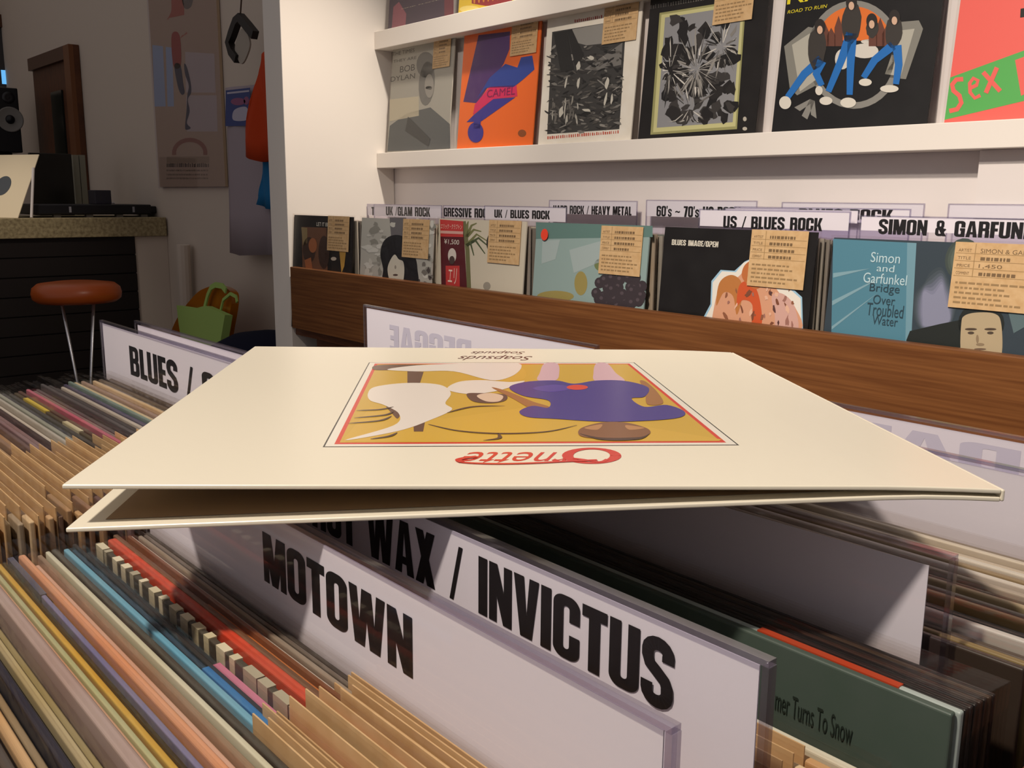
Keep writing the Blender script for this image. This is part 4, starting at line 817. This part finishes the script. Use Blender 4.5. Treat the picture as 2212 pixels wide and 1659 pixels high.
# framed poster on the far wall
YP = 1.745
pf = Frame((onY((345, 403), YP)[0], YP, onY((345, 404), YP)[2]), (1, 0, 0), (0, 0, 1)); pw = onY((487, 404), YP)[0] - pf.o[0]; ph = 1.03
po = thing('poster', pf.p(pw/2, 0), 'tall beige poster with an orange and blue streak shape on the far wall', 'poster')
MB().slab(pf, 0, pw, 0, ph, -.012, 0).build('sheet', mat('poster_paper', 'b9a184', .6, .3), po)
m = MB()
PXA(m, pf, L1, '9fb2c4', [(329, 97), (352, 100), (358, 230), (334, 230)], [(358, 101), (372, 103), (376, 230), (362, 230)]); PXA(m, pf, L1, 'c0b2a6', [(400, 112), (463, 116), (466, 200), (402, 200)], [(402, 206), (468, 206), (470, 284), (404, 284)])  # pale panes: window reflections in the clear cover, painted into the print
PXA(m, pf, L2, 'b0553c', spl([(372, -6), (394, -6), (398, 40), (392, 80), (402, 70), (404, 74), (392, 78), (388, 100), (390, 140), (374, 142), (370, 100), (373, 60), (364, 40), (360, 44), (370, 24)])); PXA(m, pf, L3, 'a03224', spl([(371, 76), (388, 76), (391, 140), (375, 142)]))
PXA(m, pf, L3, '2a3548', spl([(377, 141), (390, 141), (396, 180), (399, 200), (392, 204), (384, 185)]), spl([(398, 138), (404, 145), (412, 178), (413, 200), (406, 215), (410, 240), (404, 265), (412, 276), (406, 280), (400, 276), (403, 240), (405, 205), (408, 185), (400, 160)])); PXA(m, pf, L2, '6d6455', spl([(394, -10), (416, -10), (414, 12), (404, 20), (396, 12)]))
ln(m, pf, arc(410, 330, 34, 28, 10, -190, 12), 9, L2, '96604c'); PXA(m, pf, L2, 'a08a6c', [(360, 338), (452, 338), (452, 352), (360, 352)]); ticks(m, pf, (360, 361), (453, 361), 9, L2, '4d4234', 24)
for y_ in (370, 379, 387): ticks(m, pf, (360, y_), (450, y_), 4, L2, '7d6c56', 34)
m.build('poster_print_reflections', MAT['ink'], po)
MB().slab(pf, -.006, pw + .006, -.006, ph + .006, .003, .005).build('clear_cover', MAT['plastic'], po)

# clothes and bags hanging before the far wall
YS = 1.62
def cloth(px, y, th, name, m, label, cat, group=None, wav=.012, parent=None):
    fr = Frame((onY(px[0], y)[0], y, onY(px[0], y)[2]), (1, 0, 0), (0, 0, 1)); u = [fr.uv(p) for p in px]
    us = [p[0] for p in u]; vs_ = [p[1] for p in u]; bmx = bmesh.new()
    vv = [bmx.verts.new((p[0], 0, p[1])) for p in u]; bmx.faces.new(vv); bmesh.ops.triangulate(bmx, faces=bmx.faces[:])
    bmesh.ops.subdivide_edges(bmx, edges=bmx.edges[:], cuts=3, use_grid_fill=True); bmesh.ops.triangulate(bmx, faces=bmx.faces[:])
    bmx.verts.index_update(); mb = MB(); W_ = max(us) - min(us)
    mb.add([fr.p(v.co.x, v.co.z, wav*math.sin(v.co.x/W_*9 + v.co.z*2)) for v in bmx.verts], [tuple(v.index for v in f.verts) for f in bmx.faces]); bmx.free()
    o = mb.build(name, m, parent, solid=th, smooth=True)
    if label: tag(o, label, cat, group)
    return o, fr
shp = onY((500, 560), 1.66)
sh = thing('hanging_shirt', (shp[0], 1.66, -.26), 'long pale grey shirt with a blue print hanging on the far wall', 'shirt', 'clothes hanging on the far wall')
o, fs_ = cloth([(490, 190), (552, 183), (580, 186), (592, 550), (520, 552), (497, 546)], 1.68, .012, 'shirt_body', mat('grey_cloth', 'a79aa0', .9, .1), None, None, parent=sh, wav=.006)
m = MB(); PXA(m, fs_, .014, '2b3f7d', [(495, 196), (548, 190), (546, 272), (494, 273)]); PXA(m, fs_, .0145, 'b4afc0', [(498, 200), (546, 195), (546, 199), (498, 204)], spl([(514, 238), (540, 232), (544, 258), (512, 260)])); PXA(m, fs_, .0145, '8a4a72', ell(522, 220, 16, 8), ell(540, 218, 6, 9))
m.build('shirt_print', MAT['ink'], sh)
MB().tube([(onY((568, 190), 1.68)[0], 1.69, onY((568, 190), 1.68)[2] - .01), (onY((568, 186), 1.68)[0], 1.7595, onY((568, 186), 1.68)[2])], .004, 8).build('hook', chrome, sh)
cloth([(571, 118), (585, 110), (600, 345), (566, 350), (533, 338), (536, 300), (548, 240), (552, 190), (560, 150)], 1.60, .02, 'hanging_bag', mat('orange_cloth', 'c23f14', .8, .2), 'orange-red cloth bag hanging beside the white side panel', 'bag', 'clothes hanging on the far wall', .01)
bc = thing('hanging_cloth', onY((585, 455), 1.648), 'bright blue cloth below the orange bag by the side panel', 'cloth', 'clothes hanging on the far wall')
cloth([(572, 330), (600, 326), (604, 455), (580, 450), (560, 442), (564, 400)], 1.648, .02, 'cloth_body', mat('blue_cloth', '2470a4', .8, .2), None, None, None, .01, parent=bc)
MB().tube([onY((592, 340), 1.65), (onY((592, 300), 1.65)[0], 1.7595, onY((592, 322), 1.65)[2])], .003, 8).build('cord', MAT['black'], bc)
hg = onY((520, 30), 1.60)
hb = thing('hanging_pennant', (hg[0], 1.6, onY((520, 138), 1.6)[2]), 'black bent strap hanger with a pale cloth, above the shirt print', 'hanger', 'clothes hanging on the far wall')
fh = Frame((hg[0], 1.6, hg[2]), (1, 0, 0), (0, 0, 1)); mb = MB(); mb2 = MB()
for s_ in strip([fh.uv(p) for p in [(551, 76), (535, 56), (520, 38), (512, 46), (502, 74), (496, 92), (502, 112), (514, 128)]], .030):
    q = [fh.p(a_, b_, .012) for a_, b_ in s_] ; q2 = [fh.p(a_, b_, -.012) for a_, b_ in s_]; mb.hexa(q + q2)
mb.build('strap', mat('black_leather', '16100f', .5), hb)
sp_ = [fh.uv(p) for p in spl([(520, 64), (532, 68), (540, 96), (530, 128), (520, 138), (512, 120), (508, 100)])]; mb2.poly(fh, sp_, -.002); mb2.build('pale_cloth', mat('pale_cloth', 'a99f92', .9), hb, solid=.006)
MB().tube([fh.p(*fh.uv((519, 36)), 0), fh.p(*fh.uv((524, -40)), 0)], .003, 8).build('cord', mat('dark_cord', '4a382a', .8), hb)

# amber chair with a lime bag, dark bundle
cp_ = onY((450, 700), 1.50); yc = 1.50
ch = thing('amber_chair', (cp_[0], yc, FLOOR), 'amber plastic chair with a rounded back before the far wall', 'chair')
fc = Frame((cp_[0], yc, FLOOR), (.995, -.1, 0), (0, .12, .99)); o2 = [fc.uv(p) for p in [(380, 800), (372, 760), (378, 720), (398, 680), (430, 640), (452, 625), (480, 618), (505, 628), (510, 650), (502, 700), (490, 760), (480, 800)]]
mb = MB(); mb.poly(fc, spl(o2), 0); mb.build('backrest', mat('amber_plastic', 'b0650f', .2, .6), ch, solid=.03, smooth=False)
lowest = min(p[1] for p in o2); cxm = sum(p[0] for p in o2)/len(o2)
MB().slab(fc, cxm - .15, cxm + .15, lowest - .0, lowest + .03, -.02, .28).build('seat', mat('amber_plastic_seat', 'a85f10', .25, .6), ch, bevel=.01)
for du, dd in ((-.13, 0), (.13, 0), (-.13, .26), (.13, .26)):
    a_ = fc.p(cxm + du, lowest - .001, dd); MB().tube([tuple(a_), (a_[0], a_[1], FLOOR)], .012, 10).build('leg', chrome, ch, smooth=True)
bg = thing('tote_bag', tuple(fc.p(*fc.uv((446, 755)), .03)), 'lime green cloth tote bag hung over the amber chair back', 'bag')
lime = mat('lime_cloth', 'a6c46c', .85, .1)
mb = MB(); mb.poly(fc, [fc.uv(p, .048) for p in [(390, 663), (432, 668), (452, 662), (496, 680), (482, 760), (440, 775), (402, 752), (394, 700)]], .048); mb.build('bag_body', lime, bg, solid=.03)
mb = MB()
for q in strip([fc.uv(p, .035) for p in [(443, 668), (450, 640), (458, 622), (468, 616), (482, 618), (490, 628)]], .022): mb.poly(fc, q, .035)
mb.build('strap', lime, bg, solid=.006)
mb = MB()
for q in strip([fc.uv(p, .035) for p in [(478, 672), (484, 648), (500, 634), (512, 640), (514, 652)]], .012): mb.poly(fc, q, .035)
mb.build('strap', lime, bg, solid=.006)
bp_ = onY((578, 742), 1.50); mb = MB()
mb.lathe((bp_[0], bp_[1], FLOOR + .001), [(.16, 0), (.23, .06), (.24, .2), (.23, .34), (.235, bp_[2] - FLOOR - .06), (.20, bp_[2] - FLOOR - .01), (.12, bp_[2] - FLOOR + .03), (.02, bp_[2] - FLOOR + .045)], 28)
o = mb.build('cloth_bundle', mat('navy_cloth', '1a1c2c', .9, .1), smooth=True); tag(o, 'dark navy cloth bundle on the floor beside the white side panel', 'bundle')
for o in list(bpy.data.objects):
    for k in ('_base', '_x'):
        if k in o: del o[k]
